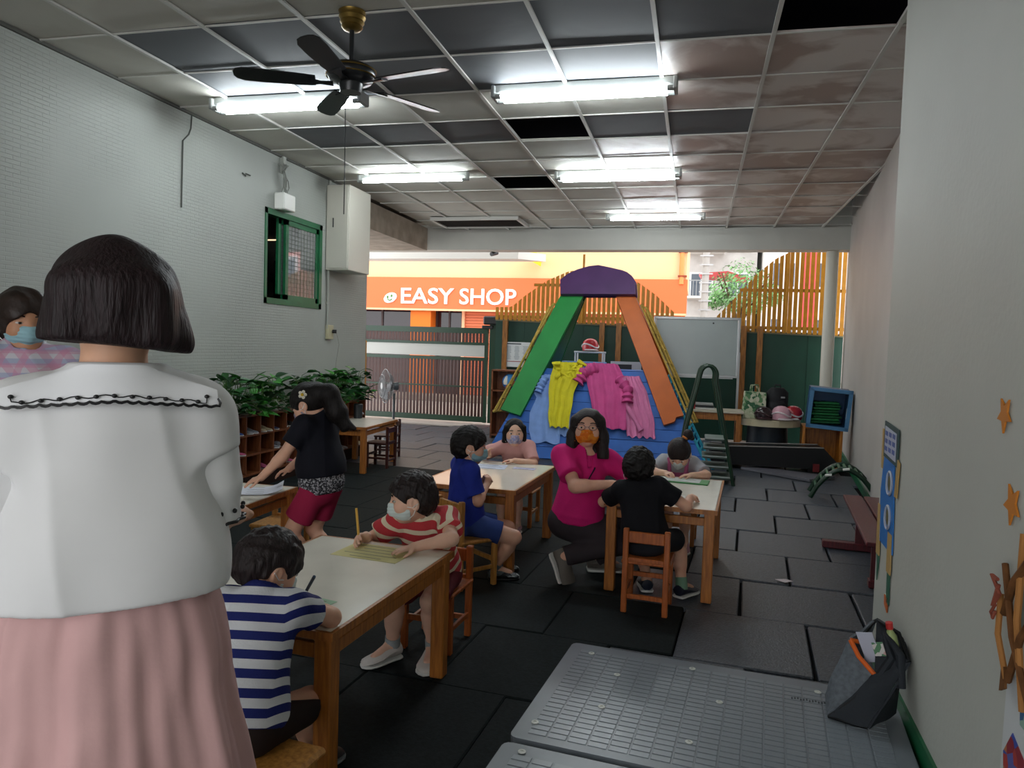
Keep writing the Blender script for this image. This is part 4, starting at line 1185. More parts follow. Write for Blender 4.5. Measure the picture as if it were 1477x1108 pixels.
# orange cabinet with a tipped blue crate of green mats
oc = thing('orange_cupboard', 'open-fronted orange wooden cupboard under the blue crate', 'cupboard', (1.58, 9.95, 0), -.06)
M_oc = wood_mat('orange_ply', '#c0781f', '#8f5512')
for x in (-.215, .215): box('side_panel', (x, 0, .27), (.035, .40, .54), M_oc, oc, bev=.004)
for z in (.03, .525): box('shelf_board', (0, 0, z), (.395, .40, .03), M_oc, oc, bev=.004)
box('back_panel', (0, .18, .27), (.40, .012, .48), M_oc, oc)
cr = thing('plastic_crate', 'blue plastic crate tipped on its side on the orange cupboard', 'crate', (1.615, 9.88, .545))
cr.rotation_euler = (math.radians(4), math.radians(4), -.05)
M_cr = mat('crate_blue', '#1f4d78', .4, .45)
w, h, d = .46, .47, .34
box('crate_wall', (0, d/2, h/2), (w, .014, h), M_cr, cr)
for s in (-1, 1):
    box('crate_wall', (s*(w/2-.012), 0, h/2), (.024, d, h), M_cr, cr, bev=.004)
    box('crate_wall', (0, 0, .012 if s < 0 else h-.012), (w, d, .024), M_cr, cr, bev=.004)
b = B()
for s in (-1, 1): b.box((s*(w/2-.01), -d/2, h/2), (.045, .03, h+.03)); b.box((0, -d/2, h/2+s*(h/2-.005)), (w+.02, .03, .045))
b.build('crate_rim', mat('crate_rim_blue', '#4a7ea8', .4, .45), cr)
box('crate_handle', (w/2-.03, -d/2-.004, .20), (.012, .02, .13), mat('crate_clip', '#b9c2c6', .4, .4), cr)
for k in range(8):
    o = box('green_mat', (1.60+rg.uniform(-.015, .015), 9.86, .595+.034*k), (.34-.006*k, .22, .026), mat('mat_green%d' % (k % 2), ('#14502c', '#1f6a3a')[k % 2], .6, .3), bev=.008)
    tag(o, 'green folded mat in the blue crate, %s from the bottom' % ('lowest', 'second', 'third', 'fourth', 'fifth', 'sixth', 'seventh', 'topmost, eighth')[k], 'mat', 'green mats in the blue crate')
# black padded beam
bb = thing('padded_beam', 'long black padded beam with pale piping lying before the cream table', 'beam', (1.03, 9.58, 0), .06)
b = B(); P = [(-.80, -.17, .05), (.52, -.17, .05), (.68, -.17, .12), (.50, -.17, .31), (-.80, -.17, .27)]
b.prism(P, (0, .34, 0)); b.build('beam_body', mat('black_vinyl', '#0b0b0f', .35, .5), bb)
for y in (-.175, .165): B().tube([(-.80, y, .272), (.50, y, .312)], .008, 6).build('piping', mat('piping_pale', '#8d8a86', .5, .4), bb, smooth=True)
for x in (-.6, .4): box('foot_block', (x, 0, .025), (.12, .26, .05), M_black, bb)
box('red_hook', (.42, -.19, .07), (.07, .03, .09), mat('hook_red', '#6e1d20', .5, .4), bb)
pm = thing('thin_board', 'thin pale grey board lying on the mats under the black beam', 'board', (1.02, 9.16, 0), -.55)
B().prism([(-.46, -.06, .004), (.46, -.22, .004), (.55, .24, .004), (-.1, .18, .004)], (0, 0, .03)).build('board', mat('board_grey', '#63636a', .4, .5), pm)
# arched climber
ac = thing('arched_climber', 'low green arched climbing ladder lying by the far right wall', 'climbing ladder', (1.40, 7.82, 0), -.12)
def arc_pts(y): return [(-.23+.62*t, y, .02+.30*math.sin(math.pi*min(1, t*1.02))**.8) for t in np.linspace(0, 1, 13)]
for y in (-.14, .22): B().tube(arc_pts(y), .024, 10).build('arched_rail', M_dgreen, ac, smooth=True)
for k in range(1, 12):
    q = arc_pts(-.14)[k]
    B().cyl(q, (q[0], .22, q[2]), .015, n=8).build('rung', mat('rung_green', '#1a5a36', .4, .5), ac, smooth=True)
for q in (3, 6): 
    p = arc_pts(-.14)[q]; B().cyl((p[0]-.03, -.165, p[2]), (p[0]+.03, -.165, p[2]+.01), .012, n=8).build('white_clip', M_white, ac, smooth=True)
# red bench
rb = thing('red_bench', 'low dark red wooden bench along the far right wall', 'bench', (1.265, 5.55, 0), -.10)
M_mar = wood_mat('maroon_wood', '#5e1a22', '#3f1016', .4)
for x in (-.075, .075): box('seat_plank', (x, 0, .287), (.135, 1.62, .028), M_mar, rb, bev=.005)
for y in (-.70, .22):
    box('leg_board', (0, y, .15), (.20, .035, .245), M_mar, rb)
    box('foot', (-.10 if y > 0 else 0, y, .028), (.44 if y > 0 else .22, .08, .05), M_mar, rb, bev=.006)
box('stretcher', (0, -.24, .16), (.03, .88, .06), M_mar, rb)
# ------------------------------------------------------------------ grey plastic floor boards in the foreground
def board_mat():
    m = mat('grey_plastic_board', '#747b82', .34, .5, noise=.12, nscale=4)
    return m
M_gb = board_mat()
M_rib2 = mat('board_ridge', '#7c848b', .3, .5)
def floor_board(label, corner, w, d, rz):
    t = thing('plastic_floor_board', label, 'board', corner, rz)
    r = .03
    pts = []
    for cx, cy, a0 in ((w-r, r, -90), (w-r, d-r, 0), (r, d-r, 90), (r, r, 180)):
        for k in range(4): a = math.radians(a0+30*k); pts.append((cx+r*math.cos(a), cy+r*math.sin(a), .003))
    slab_ = B().prism(pts, (0, 0, .032)).build('board', M_gb, t)
    # raised dashes in rows
    me = B().box((0, 0, 0), (.062, .026, .004), bev=.0018).mesh('ridge', m=M_rib2)
    nx = int((w-.10)/.072); ny = int((d-.08)/.036)
    b = B()
    for i in range(nx):
        for j in range(ny):
            x = .06+.072*i+.03; y = .05+.036*j+.01
            b.box((x, y, .0355), (.066, .031, .0035), bev=.0015)
    o = b.build('ridge_pattern', M_rib2, t); o['kind'] = 'stuff'
    return t
def washer(t, x, y):
    o = B().lathe([(.0135, 0), (.0135, .0025), (.006, .0035), (.0045, .001), (0, .0012)], 16).build('screw_washer', mat('washer_white', '#c9cbc4', .4, .4), t, smooth=True, loc=(x, y, .0385))
    return o
g1 = floor_board('large embossed grey plastic board on the floor below the grey bag', (-.58, 2.46, 0), 1.34, .90, -.095)
g1.scale = (1, 1, 1)
for x, y in ((.11, .80), (.26, .63), (.55, .82), (.26, .33), (.06, .12), (.68, .55), (.60, .20), (1.15, .22), (1.05, .80)): washer(g1, x, y)
g2 = floor_board('second grey plastic board cut off by the bottom of the picture', (-.67, 1.53, 0), 1.35, .90, -.095)
for x, y in ((.08, .85), (.5, .85), (.95, .85)): washer(g2, x, y)
b = B()
for k in range(14): b.box((.95+.011*k, .705+.004*(k % 3), .0385), (.006, .012, .003))
b.build('moulded_lettering', mat('mould_dark', '#3f464b', .5, .4), g1)

# ------------------------------------------------------------------ grey bag leaning on the right wall
bag = thing('felt_bag', 'grey felt bag with orange piping slumped against the right wall', 'bag', (.66, 3.0, .037))
M_felt = mat('grey_felt', '#62686e', .9, .15, noise=.18, nscale=60, bump=.3, bscale=150)
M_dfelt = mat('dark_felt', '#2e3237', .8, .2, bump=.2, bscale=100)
M_pip = mat('black_piping', '#0c0d0f', .6, .3)
M_opip = mat('orange_piping', '#d8621a', .55, .4)
BO = Vector((.66, 3.0, .037))
def lp(*p): return Vector(p)-BO
# front panel corners: a top of opening, b right of opening, c floor tip, d floor far
A_ = lp(.627, 3.03, .315); B_ = lp(.70, 2.955, .222); C_ = lp(.548, 2.935, .047); D_ = lp(.57, 3.12, .045)
E_ = lp(.73, 3.09, .385); F_ = lp(.815, 2.955, .285); G_ = lp(.79, 2.94, .19); H_ = lp(.672, 2.888, .047)
def patch(p00, p01, p10, p11, bulge, th, name, m):
    n = ((p01-p00).cross(p10-p00)).normalized()
    P = []
    for i in range(9):
        s = i/8; row = []
        for j in range(9):
            t = j/8
            p = p00.lerp(p01, t).lerp(p10.lerp(p11, t), s)
            row.append(p+n*bulge*math.sin(math.pi*s)*math.sin(math.pi*t)+Vector((0, 0, .004*math.sin(9*s+7*t))))
        P.append(row)
    return B().sheet(P, th, n).build(name, m, bag, smooth=True)
patch(D_, C_, A_, B_, .035, .008, 'front_panel', M_felt)
patch(C_, H_, B_, F_, .03, .008, 'side_panel', M_dfelt)
patch(D_, A_, lp(.68, 3.19, .05), E_, .02, .008, 'back_panel', M_felt)
patch(lp(.705, 2.965, .215), F_, E_, lp(.825, 3.08, .33), .02, .008, 'flap', M_dfelt)
patch(D_, C_, lp(.68, 3.19, .045), H_, .0, .008, 'bottom_panel', M_dfelt)
patch(H_, lp(.80, 3.05, .045), F_, lp(.825, 3.08, .32), .01, .008, 'end_panel', M_dfelt)
B().tube([A_, A_.lerp(B_, .5)+Vector((-.012, 0, .0)), B_], .009, 8).build('orange_trim', M_opip, bag, smooth=True)
B().tube([A_, A_+Vector((.055, .03, -.015))], .009, 8).build('orange_trim', M_opip, bag, smooth=True)
B().tube([C_, C_.lerp(B_, .5)+Vector((.01, -.02, 0)), B_], .007, 8).build('black_trim', M_pip, bag, smooth=True)
B().tube([D_, C_.lerp(D_, .5), C_, C_.lerp(H_, .5), H_], .007, 8).build('black_trim', M_pip, bag, smooth=True)
B().tube([E_+Vector((-.06, -.0, -.09)), E_+Vector((-.02, 0, -.02)), E_, E_.lerp(F_, .5)+Vector((.02, 0, .03)), F_], .008, 8).build('black_trim', M_pip, bag, smooth=True)
B().tube([B_+Vector((.02, 0, .0)), B_+Vector((.06, .02, .06)), E_.lerp(F_, .4)+Vector((-.02, -.02, .02)), F_+Vector((-.03, 0, .02)), G_], .016, 8).build('strap', M_dfelt, bag, smooth=True)
tag(B().prism([(-.03, 0, -.06), (.035, 0, -.06), (.04, 0, .06), (-.02, 0, .065)], (0, .004, 0)).build('folded_paper', mat('paper_bluewhite', '#b9bccb', .6, .3), loc=(.685, 3.01, .30), rot=(.3, -.35, -.6)), 'folded white-blue paper sticking out of the grey bag', 'paper')
tag(B().prism([(-.02, 0, -.05), (.02, 0, -.05), (.022, 0, .05), (-.018, 0, .05)], (0, .004, 0)).build('leaflet', blotch_mat('leaflet_print', ('#c9a9a4', '#5f8a68', '#d4d0cc', '#b8585a'), 40, .5), loc=(.725, 2.99, .285), rot=(.2, -.3, -.5)), 'pink and green leaflet sticking out of the grey bag', 'leaflet')
wb_ = thing('drink_bottle', 'clear bottle with a red cap stuck in the grey bag beside the wall', 'bottle', (.785, 3.03, .235)); wb_.rotation_euler = (.1, -.18, 0)
B().lathe([(0, 0), (.024, .0), (.026, .08), (.022, .12), (.010, .145), (.010, .155)], 16).build('bottle_body', mat('bottle_greenish', '#9fae74', .2, .5), wb_, smooth=True)
B().lathe([(.013, .15), (.013, .175), (0, .177)], 12).build('bottle_cap', mat('cap_red', '#b8302c', .4, .5), wb_, smooth=True)

# ------------------------------------------------------------------ right wall decorations (wall runs x = .59 + .0435 (y + 2.6))
wx = lambda y: .59+(.276/6.35)*(y+2.6)
WR = -math.atan(.276/6.35)
def on_wall(name, label, cat, y, z): return thing(name, label, cat, (wx(y)-.001, y, z), WR)
def flat(poly, m, par, name, x=-.002, th=.004):
    return B().prism([(x, p[0], p[1]) for p in poly], (-th, 0, 0)).build(name, m, par)
wd = on_wall('wall_cutout', 'tall blue paper cut-out with a white sign at its head, on the right wall corner', 'wall decoration', 3.545, .40)
M_cb = mat('cutout_blue', '#1f6fb8', .5, .3); M_ct = mat('cutout_tan', '#b0925a', .6, .3); M_cg = mat('cutout_green', '#2f5f4c', .6, .3); M_cw = mat('cutout_white', '#aeb4c4', .5, .3)
flat([(-.16, .17), (.12, .17), (.15, .40), (.11, .56), (-.10, .55), (-.14, .36)], M_cb, wd, 'blue_body')
flat([(-.17, .545), (.12, .56), (.125, .72), (-.165, .705)], mat('cutout_frame', '#2d4a48', .5, .3), wd, 'sign_frame', -.004)
flat([(-.14, .565), (.09, .578), (.095, .70), (-.135, .685)], M_cw, wd, 'sign_face', -.009, .002)
for k in range(3):
    for j in range(3): flat([(-.12+.075*j, .59+.034*k), (-.07+.075*j, .592+.034*k), (-.07+.075*j, .612+.034*k), (-.12+.075*j, .61+.034*k)], mat('sign_blue', '#4a5f9a', .5, .3), wd, 'sign_mark', -.0112, .001)
flat([(.12, .50), (.16, .50), (.17, .68), (.14, .68)], M_ct, wd, 'tan_arm', -.004); flat([(-.19, .42), (-.14, .42), (-.17, .58), (-.21, .57)], M_ct, wd, 'tan_arm', -.004)
flat([(.10, .10), (.17, .10), (.18, .33), (.13, .33)], M_ct, wd, 'tan_leg', -.004); flat([(-.15, .08), (-.07, .08), (-.06, .25), (-.14, .25)], M_ct, wd, 'tan_leg', -.004)
flat([(.13, -.02), (.16, .10), (.11, .10)], M_cg, wd, 'green_foot'); flat([(-.14, -.05), (-.09, -.05), (-.08, .09), (-.13, .09)], M_cg, wd, 'green_foot')
flat([(-.12, -.09), (-.06, -.07), (-.05, -.03), (-.11, -.03)], mat('cutout_orange', '#cf6a34', .5, .3), wd, 'orange_mark')
for z in (.46, .31):
    B().tube([(-.009, -.045+.05*math.cos(a), z+.05*math.sin(a)) for a in np.linspace(0, 6.28, 21)[:-1]], .006, 5, closed=True).build('pale_ring', M_cw, wd)
    B().cyl((-.006, -.045, z), (-.009, -.045, z), .035, n=14).build('ring_disc', mat('disc_olive', '#5b5a3a', .6, .3), wd)
def star(name, label, y, z, s, rot):
    t = on_wall(name, label, 'wall decoration', y, z)
    pts = []
    for k in range(10):
        a = math.pi/2+rot+2*math.pi*k/10; r = s*(1 if k % 2 == 0 else .45)
        pts.append((r*math.cos(a), r*math.sin(a)))
    flat(pts, mat('star_orange', '#c47a2c', .6, .3), t, 'star_shape', -.001, .005)
star('paper_star', 'upper orange paper star on the right wall', 2.185, 1.265, .05, math.pi)
star('paper_star', 'lower orange paper star on the right wall', 2.092, 1.045, .055, math.pi+.1)
tw = on_wall('twig_craft', 'brown twig craft tied with string, hung at the right edge of the picture', 'wall decoration', 1.975, .80)
M_tw = mat('twig_brown', '#6a4526', .8, .2, noise=.3, nscale=20); M_twp = mat('twig_pale', '#a5723f', .8, .2)
for a, c, r, m in (((.085, .10), (-.14, -.20), .010, M_tw), ((.10, .02), (.03, -.17), .009, M_twp), ((-.10, .18), (.07, -.02), .012, M_tw), ((-.17, .10), (.02, -.17), .011, M_tw), ((-.02, .2), (-.08, -.2), .010, M_twp)):
    B().tube([(-.02, a[0], a[1]), (-.03, (a[0]+c[0])/2+.008, (a[1]+c[1])/2), (-.02, c[0], c[1])], r*.8, 7).build('twig', m, tw, smooth=True)
flat([(.02, -.19), (.055, -.21), (.05, -.15), (.03, -.14)], M_tw, tw, 'twig_leaf', -.02, .006)
flat([(-.12, .12), (.04, .15), (.05, -.06), (-.12, -.04)], mat('backing_card', '#9aa49e', .6, .3), tw, 'backing_card', -.003)
b = B(); b.tube([(-.036, .08, .06), (-.04, .11, .065), (-.036, .06, .03), (-.04, .09, -.01), (-.036, .07, .05)], .005, 6); b.tube([(-.036, .085, -.005), (-.04, .10, -.03), (-.04, .085, -.04), (-.036, .08, -.02)], .004, 6)
b.build('string_bow', mat('string_red', '#8a4a3a', .8, .2), tw, smooth=True)
dr = on_wall('childs_painting', 'white sheet with a red and blue painted patch, low at the right picture edge', 'picture', 1.92, .50)
flat([(-.22, -.22), (.13, -.22), (.12, .14), (-.22, .16)], mat('paint_paper', '#c6cacb', .6, .3), dr, 'paper_sheet')
flat([(-.20, -.16), (.09, -.16), (.11, -.06), (.06, .01), (-.02, -.02), (-.20, .02)], blotch_mat('paint_patch', ('#a63f3a', '#3d4f9a', '#b0704a', '#8a2f3a', '#5a5fa0'), 26, .6), dr, 'painted_patch', -.006, .002)
flat([(-.05, .05), (.02, .05), (.03, .13), (-.05, .13)], blotch_mat('paint_teal', ('#3f7f7a', '#8fae9f', '#3a5f8a'), 40, .6), dr, 'painted_patch', -.006, .002)

tag(B().prism([(-.05, -.02, 0), (.03, -.035, .004), (.055, .01, .012), (-.01, .03, .004)], (0, 0, .002)).build('paper_scrap', mat('scrap_white', '#c9bfc2', .7, .2), loc=(.595, 4.80, .003), rot=(0, 0, -.7)), 'small pale paper scrap lying by a joint of the rubber mats', 'paper scrap')
# ------------------------------------------------------------------ paper and pens on the tables
def sheet(name, label, loc, rz, w, h, hexc, cat='paper', group=None, curl=0.0, lines=0):
    t = thing(name, label, cat, loc, rz, group)
    P = [[(w*(i/8-.5), h*(j/6-.5), curl*(abs(i/8-.5)*2)**3*(1+.3*j/6)) for j in range(7)] for i in range(9)]
    B().sheet(P, .0008, (0, 0, 1)).build('sheet', mat('paper_'+hexc, hexc, .7, .2), t, smooth=True)
    if lines:
        b = B()
        for k in range(lines): b.box((0, -h*.38+h*.76*k/max(1, lines-1), .0014+curl*.02), (w*.8*(.6+.4*((k*5) % 3)/2), .003, .0006))
        b.build('drawn_lines', mat('pencil_grey', '#8c8c80', .7, .2), t)
    return t
sheet('drawing_paper', 'yellow drawing paper under the hands of the boy in red stripes', (-1.255, 2.80, .5305), -.10, .30, .20, '#cfc68c', lines=5)
sheet('drawing_paper', 'pale green paper in front of the boy in navy stripes', (-1.225, 2.165, .5305), -.2, .17, .15, '#9fbfa0', lines=3)
sheet('worksheet', 'crumpled white worksheet in the hands of the girl in the dark top', (-2.40, 3.70, .534), .5, .30, .22, '#cfd2dc', curl=.03, lines=4)
sheet('worksheet', 'flat white worksheet further left on the table of the girl in the dark top', (-2.63, 3.66, .5305), .1, .30, .21, '#c4c8d0', lines=4)
sheet('worksheet', 'white worksheet before the girl in pale pink', (-1.42, 5.12, .5305), .1, .26, .19, '#cdd2e4', lines=4)
sheet('worksheet', 'small lavender slip near the right corner of the middle table', (-1.16, 5.14, .5305), 0, .16, .08, '#b9b9d4', lines=2)
cl = thing('green_clipboard', 'green board under the arms of the girl with the orange hair tie', 'board', (-.055, 5.09, .5305), -.1)
B().box((0, 0, .004), (.36, .17, .008), bev=.003).build('board', mat('clip_green', '#3f8a4a', .5, .4), cl)
sheet('worksheet', 'white worksheet on the green board', (-.07, 5.10, .5392), -.1, .28, .15, '#c9ccc8', lines=3)
sheet('worksheet', 'white worksheet on the right table before the boy in the black shirt', (-.16, 4.47, .5305), .05, .28, .20, '#cbcbc6', lines=4)
def stick(name, label, a, c, r, hexc, tiphex):
    a = Vector(a); c = Vector(c)
    t = thing(name, label, 'pen', a)
    B().cyl((0, 0, 0), c-a, r, n=8).build('barrel', mat('pen_'+hexc, hexc, .4, .4), t, smooth=True)
    d = (a-c).normalized()
    B().cyl((0, 0, 0), d*r*3.2, r, r*.15, n=8).build('tip', mat('pen_'+tiphex, tiphex, .5, .3), t, smooth=True)
# ------------------------------------------------------------------ distance-field bodies and clothes
V = lambda *p: np.array(p, float)
def nrm(v): v = np.asarray(v, float); return v/max(1e-9, np.linalg.norm(v))
class Field:
    """blend of tapered capsules and ellipsoids, meshed as one closed surface"""
    def __init__(self): self.p = []
    def cone(self, a, b, ra, rb, k=.012, op='add', clips=()):
        a, b = np.asarray(a, float), np.asarray(b, float); r = max(ra, rb)
        def d(P, a=a, b=b, ra=ra, rb=rb):
            ba = b-a; L = max(1e-9, ba@ba)
            t = np.clip((P-a)@ba/L, 0, 1)
            q = P-a-t[:, None]*ba
            return np.sqrt((q*q).sum(1))-(ra+(rb-ra)*t)
        self.p.append((np.minimum(a, b)-r, np.maximum(a, b)+r, d, k, op, clips)); return self
    def ball(self, c, r, k=.012, op='add', clips=()): return self.cone(c, c+V(0, 0, 1e-4), r, r, k, op, clips)
    def ell(self, c, R, r, k=.012, op='add', clips=()):
        """R rows = local axes, r = radii along them"""
        c = np.asarray(c, float); R = np.asarray(R, float); r = np.asarray(r, float)
        def d(P, c=c, R=R, r=r):
            q = (P-c)@R.T/r
            k0 = np.sqrt((q*q).sum(1)); k1 = np.sqrt(((q/r)**2).sum(1))
            return k0*(k0-1)/np.maximum(k1, 1e-6)
        e = np.sqrt((R**2*(r**2)[:, None]).sum(0))
        self.p.append((c-e, c+e, d, k, op, clips)); return self
    def value(self, P):
        F = np.full(len(P), .3)
        for lo, hi, d, k, op, clips in self.p:
            v = d(P)
            for n, c in clips: v = np.maximum(v, (P-c)@n)
            F = self._mix(F, v, k, op)
        return F
    @staticmethod
    def _mix(F, v, k, op):
        if op == 'add':
            h = np.maximum(k-np.abs(F-v), 0)/max(k, 1e-6)
            return np.minimum(F, v)-h*h*k*.25
        v = -v
        h = np.maximum(k-np.abs(F-v), 0)/max(k, 1e-6)
        return np.maximum(F, v)+h*h*k*.25
    def mesh(self, name, h, clips=(), wrinkle=None, smooth=1, attr=None, origin=(0, 0, 0)):
        adds = [q for q in self.p if q[4] == 'add']
        lo = np.min([q[0] for q in adds], 0)-4*h; hi = np.max([q[1] for q in adds], 0)+4*h
        N = np.ceil((hi-lo)/h).astype(int)+1
        F = np.full(N, .06, np.float32)
        ax = [lo[i]+h*np.arange(N[i]) for i in range(3)]
        for l, u, d, k, op, cl in self.p:
            m = k+3*h
            i0 = np.clip(np.floor((l-m-lo)/h).astype(int), 0, N); i1 = np.clip(np.ceil((u+m-lo)/h).astype(int)+1, 0, N)
            if (i1 <= i0).any(): continue
            sl = tuple(slice(i0[i], i1[i]) for i in range(3))
            G = np.stack(np.meshgrid(*[ax[i][sl[i]] for i in range(3)], indexing='ij'), -1).reshape(-1, 3)
            v = d(G)
            for n, c in cl: v = np.maximum(v, (G-c)@n)
            S = F[sl]
            F[sl] = self._mix(S.reshape(-1).astype(float), v, k, op).reshape(S.shape)
        near = np.nonzero(np.abs(F) < 5*h)
        P = np.stack([ax[i][near[i]] for i in range(3)], -1)
        f = F[near].astype(float)
        if wrinkle is not None: f = f+wrinkle(P)
        F[near] = f
        for n, c in clips:
            n = np.asarray(n, float)
            D = (n[0]*(ax[0]-c[0]))[:, None, None]+(n[1]*(ax[1]-c[1]))[None, :, None]+(n[2]*(ax[2]-c[2]))[None, None, :]
            F = np.maximum(F, D.astype(np.float32))
        # surface nets
        S = F < 0
        cnt = np.zeros(N-1, np.int8)
        for dx in (0, 1):
            for dy in (0, 1):
                for dz in (0, 1): cnt += S[dx:N[0]-1+dx, dy:N[1]-1+dy, dz:N[2]-1+dz]
        act = (cnt > 0) & (cnt < 8)
        C = np.stack(np.nonzero(act), -1)
        vid = np.full(N-1, -1, np.int32); vid[act] = np.arange(len(C))
        cor = [np.array(q) for q in np.ndindex(2, 2, 2)]
        val = {tuple(q): F[C[:, 0]+q[0], C[:, 1]+q[1], C[:, 2]+q[2]].astype(float) for q in cor}
        acc = np.zeros((len(C), 3)); num = np.zeros(len(C))
        for q in cor:
            for a in range(3):
                if q[a]: continue
                q2 = q.copy(); q2[a] = 1
                v0, v1 = val[tuple(q)], val[tuple(q2)]
                x = (v0 < 0) != (v1 < 0)
                t = np.where(x, v0/np.where(x, v0-v1, 1), 0)
                p = np.tile(q.astype(float), (len(C), 1)); p[:, a] = t
                acc += p*x[:, None]; num += x
        Vt = lo+h*(C+acc/num[:, None])
        Q = []
        for a in range(3):
            b, c = (a+1) % 3, (a+2) % 3
            s0 = [slice(1, N[i]-1) for i in range(3)]; s1 = list(s0)
            s0[a] = slice(0, N[a]-1); s1[a] = slice(1, N[a])
            x = S[tuple(s0)] != S[tuple(s1)]
            I = np.stack(np.nonzero(x), -1)
            neg = S[tuple(s0)][tuple(I.T)]
            off = np.ones(3, int); off[a] = 0
            I = I+off
            def g(db, dc):
                J = I.copy(); J[:, b] += db; J[:, c] += dc
                return vid[J[:, 0], J[:, 1], J[:, 2]]
            q = np.stack([g(-1, -1), g(0, -1), g(0, 0), g(-1, 0)], -1)
            q[~neg] = q[~neg][:, ::-1]
            Q.append(q)
        Q = np.concatenate(Q)
        Q = Q[(Q >= 0).all(1)]
        n = len(Vt)
        for _ in range(smooth):
            e = np.concatenate([Q[:, [0, 1]], Q[:, [1, 2]], Q[:, [2, 3]], Q[:, [3, 0]]])
            w = np.bincount(e.ravel(), minlength=n)
            s = np.stack([np.bincount(e[:, 0], Vt[e[:, 1], i], n)+np.bincount(e[:, 1], Vt[e[:, 0], i], n) for i in range(3)], -1)
            Vt = .5*Vt+.5*s/np.maximum(w, 1)[:, None]
        me = bpy.data.meshes.new(name)
        me.vertices.add(n); me.vertices.foreach_set('co', (Vt-np.asarray(origin)).astype('f').ravel())
        me.loops.add(len(Q)*4); me.loops.foreach_set('vertex_index', Q.astype('i').ravel())
        me.polygons.add(len(Q)); me.polygons.foreach_set('loop_start', (np.arange(len(Q))*4).astype('i'))
        me.polygons.foreach_set('use_smooth', np.ones(len(Q), bool))
        if attr is not None:
            A = me.attributes.new('u', 'FLOAT', 'POINT'); A.data.foreach_set('value', attr(Vt).astype('f'))
        me.update(); me.validate()
        return me

def folds(amp, seed, f=38.0, axis=None):
    r = np.random.RandomState(seed)
    D = [nrm(r.normal(size=3)*(1, 1, .55)) for _ in range(5)]; ph = r.uniform(0, 6.28, 5)
    def w(P):
        a = P@D[0]*f*.45+ph[0]; b = P@D[1]*f*.6+ph[1]
        return amp*(np.sin(P@D[2]*f+2.0*np.sin(a)+ph[2])*.6+np.sin(P@D[3]*f*.55+2.2*np.sin(b)+ph[3])*.7)
    return w

def creases(amp, seed, f=38.0):
    """soft waves plus sharper ridges, outward only"""
    w0 = folds(amp*.6, seed, f)
    r = np.random.RandomState(seed+100)
    D = [nrm(r.normal(size=3)*(1, 1, .7)) for _ in range(4)]; ph = r.uniform(0, 6.28, 4)
    def w(P):
        a = np.sin(P@D[0]*f*.4+ph[0]); b = np.sin(P@D[1]*f*.5+ph[1])
        return w0(P)-amp*.6-amp*1.1*(1-np.abs(np.sin(P@D[2]*f*.55+1.8*a+ph[2])))**2-amp*.9*(1-np.abs(np.sin(P@D[3]*f*.4+2.0*b+ph[3])))**2
    return w

def ik(a, c, l1, l2, hint):
    a, c = np.asarray(a, float), np.asarray(c, float)
    d = c-a; L = np.linalg.norm(d)
    if L > (l1+l2)*.985: c = a+d*((l1+l2)*.985/L); d = c-a; L = np.linalg.norm(d)
    u = d/L
    x = (l1*l1-l2*l2+L*L)/(2*L); y = math.sqrt(max(1e-6, l1*l1-x*x))
    h = np.asarray(hint, float); h = h-u*(h@u); h = nrm(h)
    return a+u*x+h*y, c

def hand(F, wrist, d, n, side, s, curl, grip=False):
    """palm, five fingers and a thumb; d = finger direction, n = way the palm faces"""
    d = nrm(d); n = nrm(n-d*(n@d)); r = np.cross(d, n)*side       # r points to the thumb side
    kn = []
    for i, (o, L) in enumerate(((.027, .060), (.009, .065), (-.009, .062), (-.025, .056))):
        k = wrist+d*L*s*1.12+r*o*s*.95
        F.cone(wrist+r*o*.55*s+d*.006*s, k, .0145*s, .0105*s, .010*s)
        kn.append(k)
    for i, (k, L) in enumerate(zip(kn, (.066, .075, .070, .055))):
        c = curl*(1+.12*i)
        p = k; dd = nrm(d+r*(.10-.07*i))
        for seg, rr in ((.45, .0092), (.32, .0084), (.23, .0074)):
            dd = nrm(dd*math.cos(c)+n*math.sin(c)); n2 = n
            q = p+dd*L*seg*s
            F.cone(p, q, rr*s, rr*s*.92, .0025*s)
            p = q
    tb = wrist+d*.018*s+r*.022*s
    t1 = tb+nrm(d*.62+r*.62+n*.35)*.036*s
    t2 = t1+nrm(d*.8+r*(.1 if not grip else -.25)+n*(.35 if not grip else .6))*.030*s
    t3 = t2+nrm(d*.85+r*(-.1 if not grip else -.5)+n*.4)*.022*s
    F.cone(tb-d*.004*s, t1, .0135*s, .0108*s, .008*s); F.cone(t1, t2, .0104*s, .0095*s, .003*s); F.cone(t2, t3, .0095*s, .008*s, .003*s)

SKIN = {}
def skin(hexc):
    return mat('skin_'+hexc, hexc, .5, .35, noise=.06, nscale=14, sss=.12)
M_hair = mat('black_hair', '#14100f', .55, .25, noise=.35, nscale=30, stretch=(6, 6, .8), bump=.5, bscale=28)
M_hairb = mat('brown_black_hair', '#1f1616', .5, .3, noise=.35, nscale=30, stretch=(6, 6, .8), bump=.5, bscale=28)
M_eye = mat('eye_white', '#d8d4cf', .25, .5); M_iris = mat('eye_dark', '#160d0a', .15, .6)
M_lip = mat('lip', '#a0584e', .5, .3)

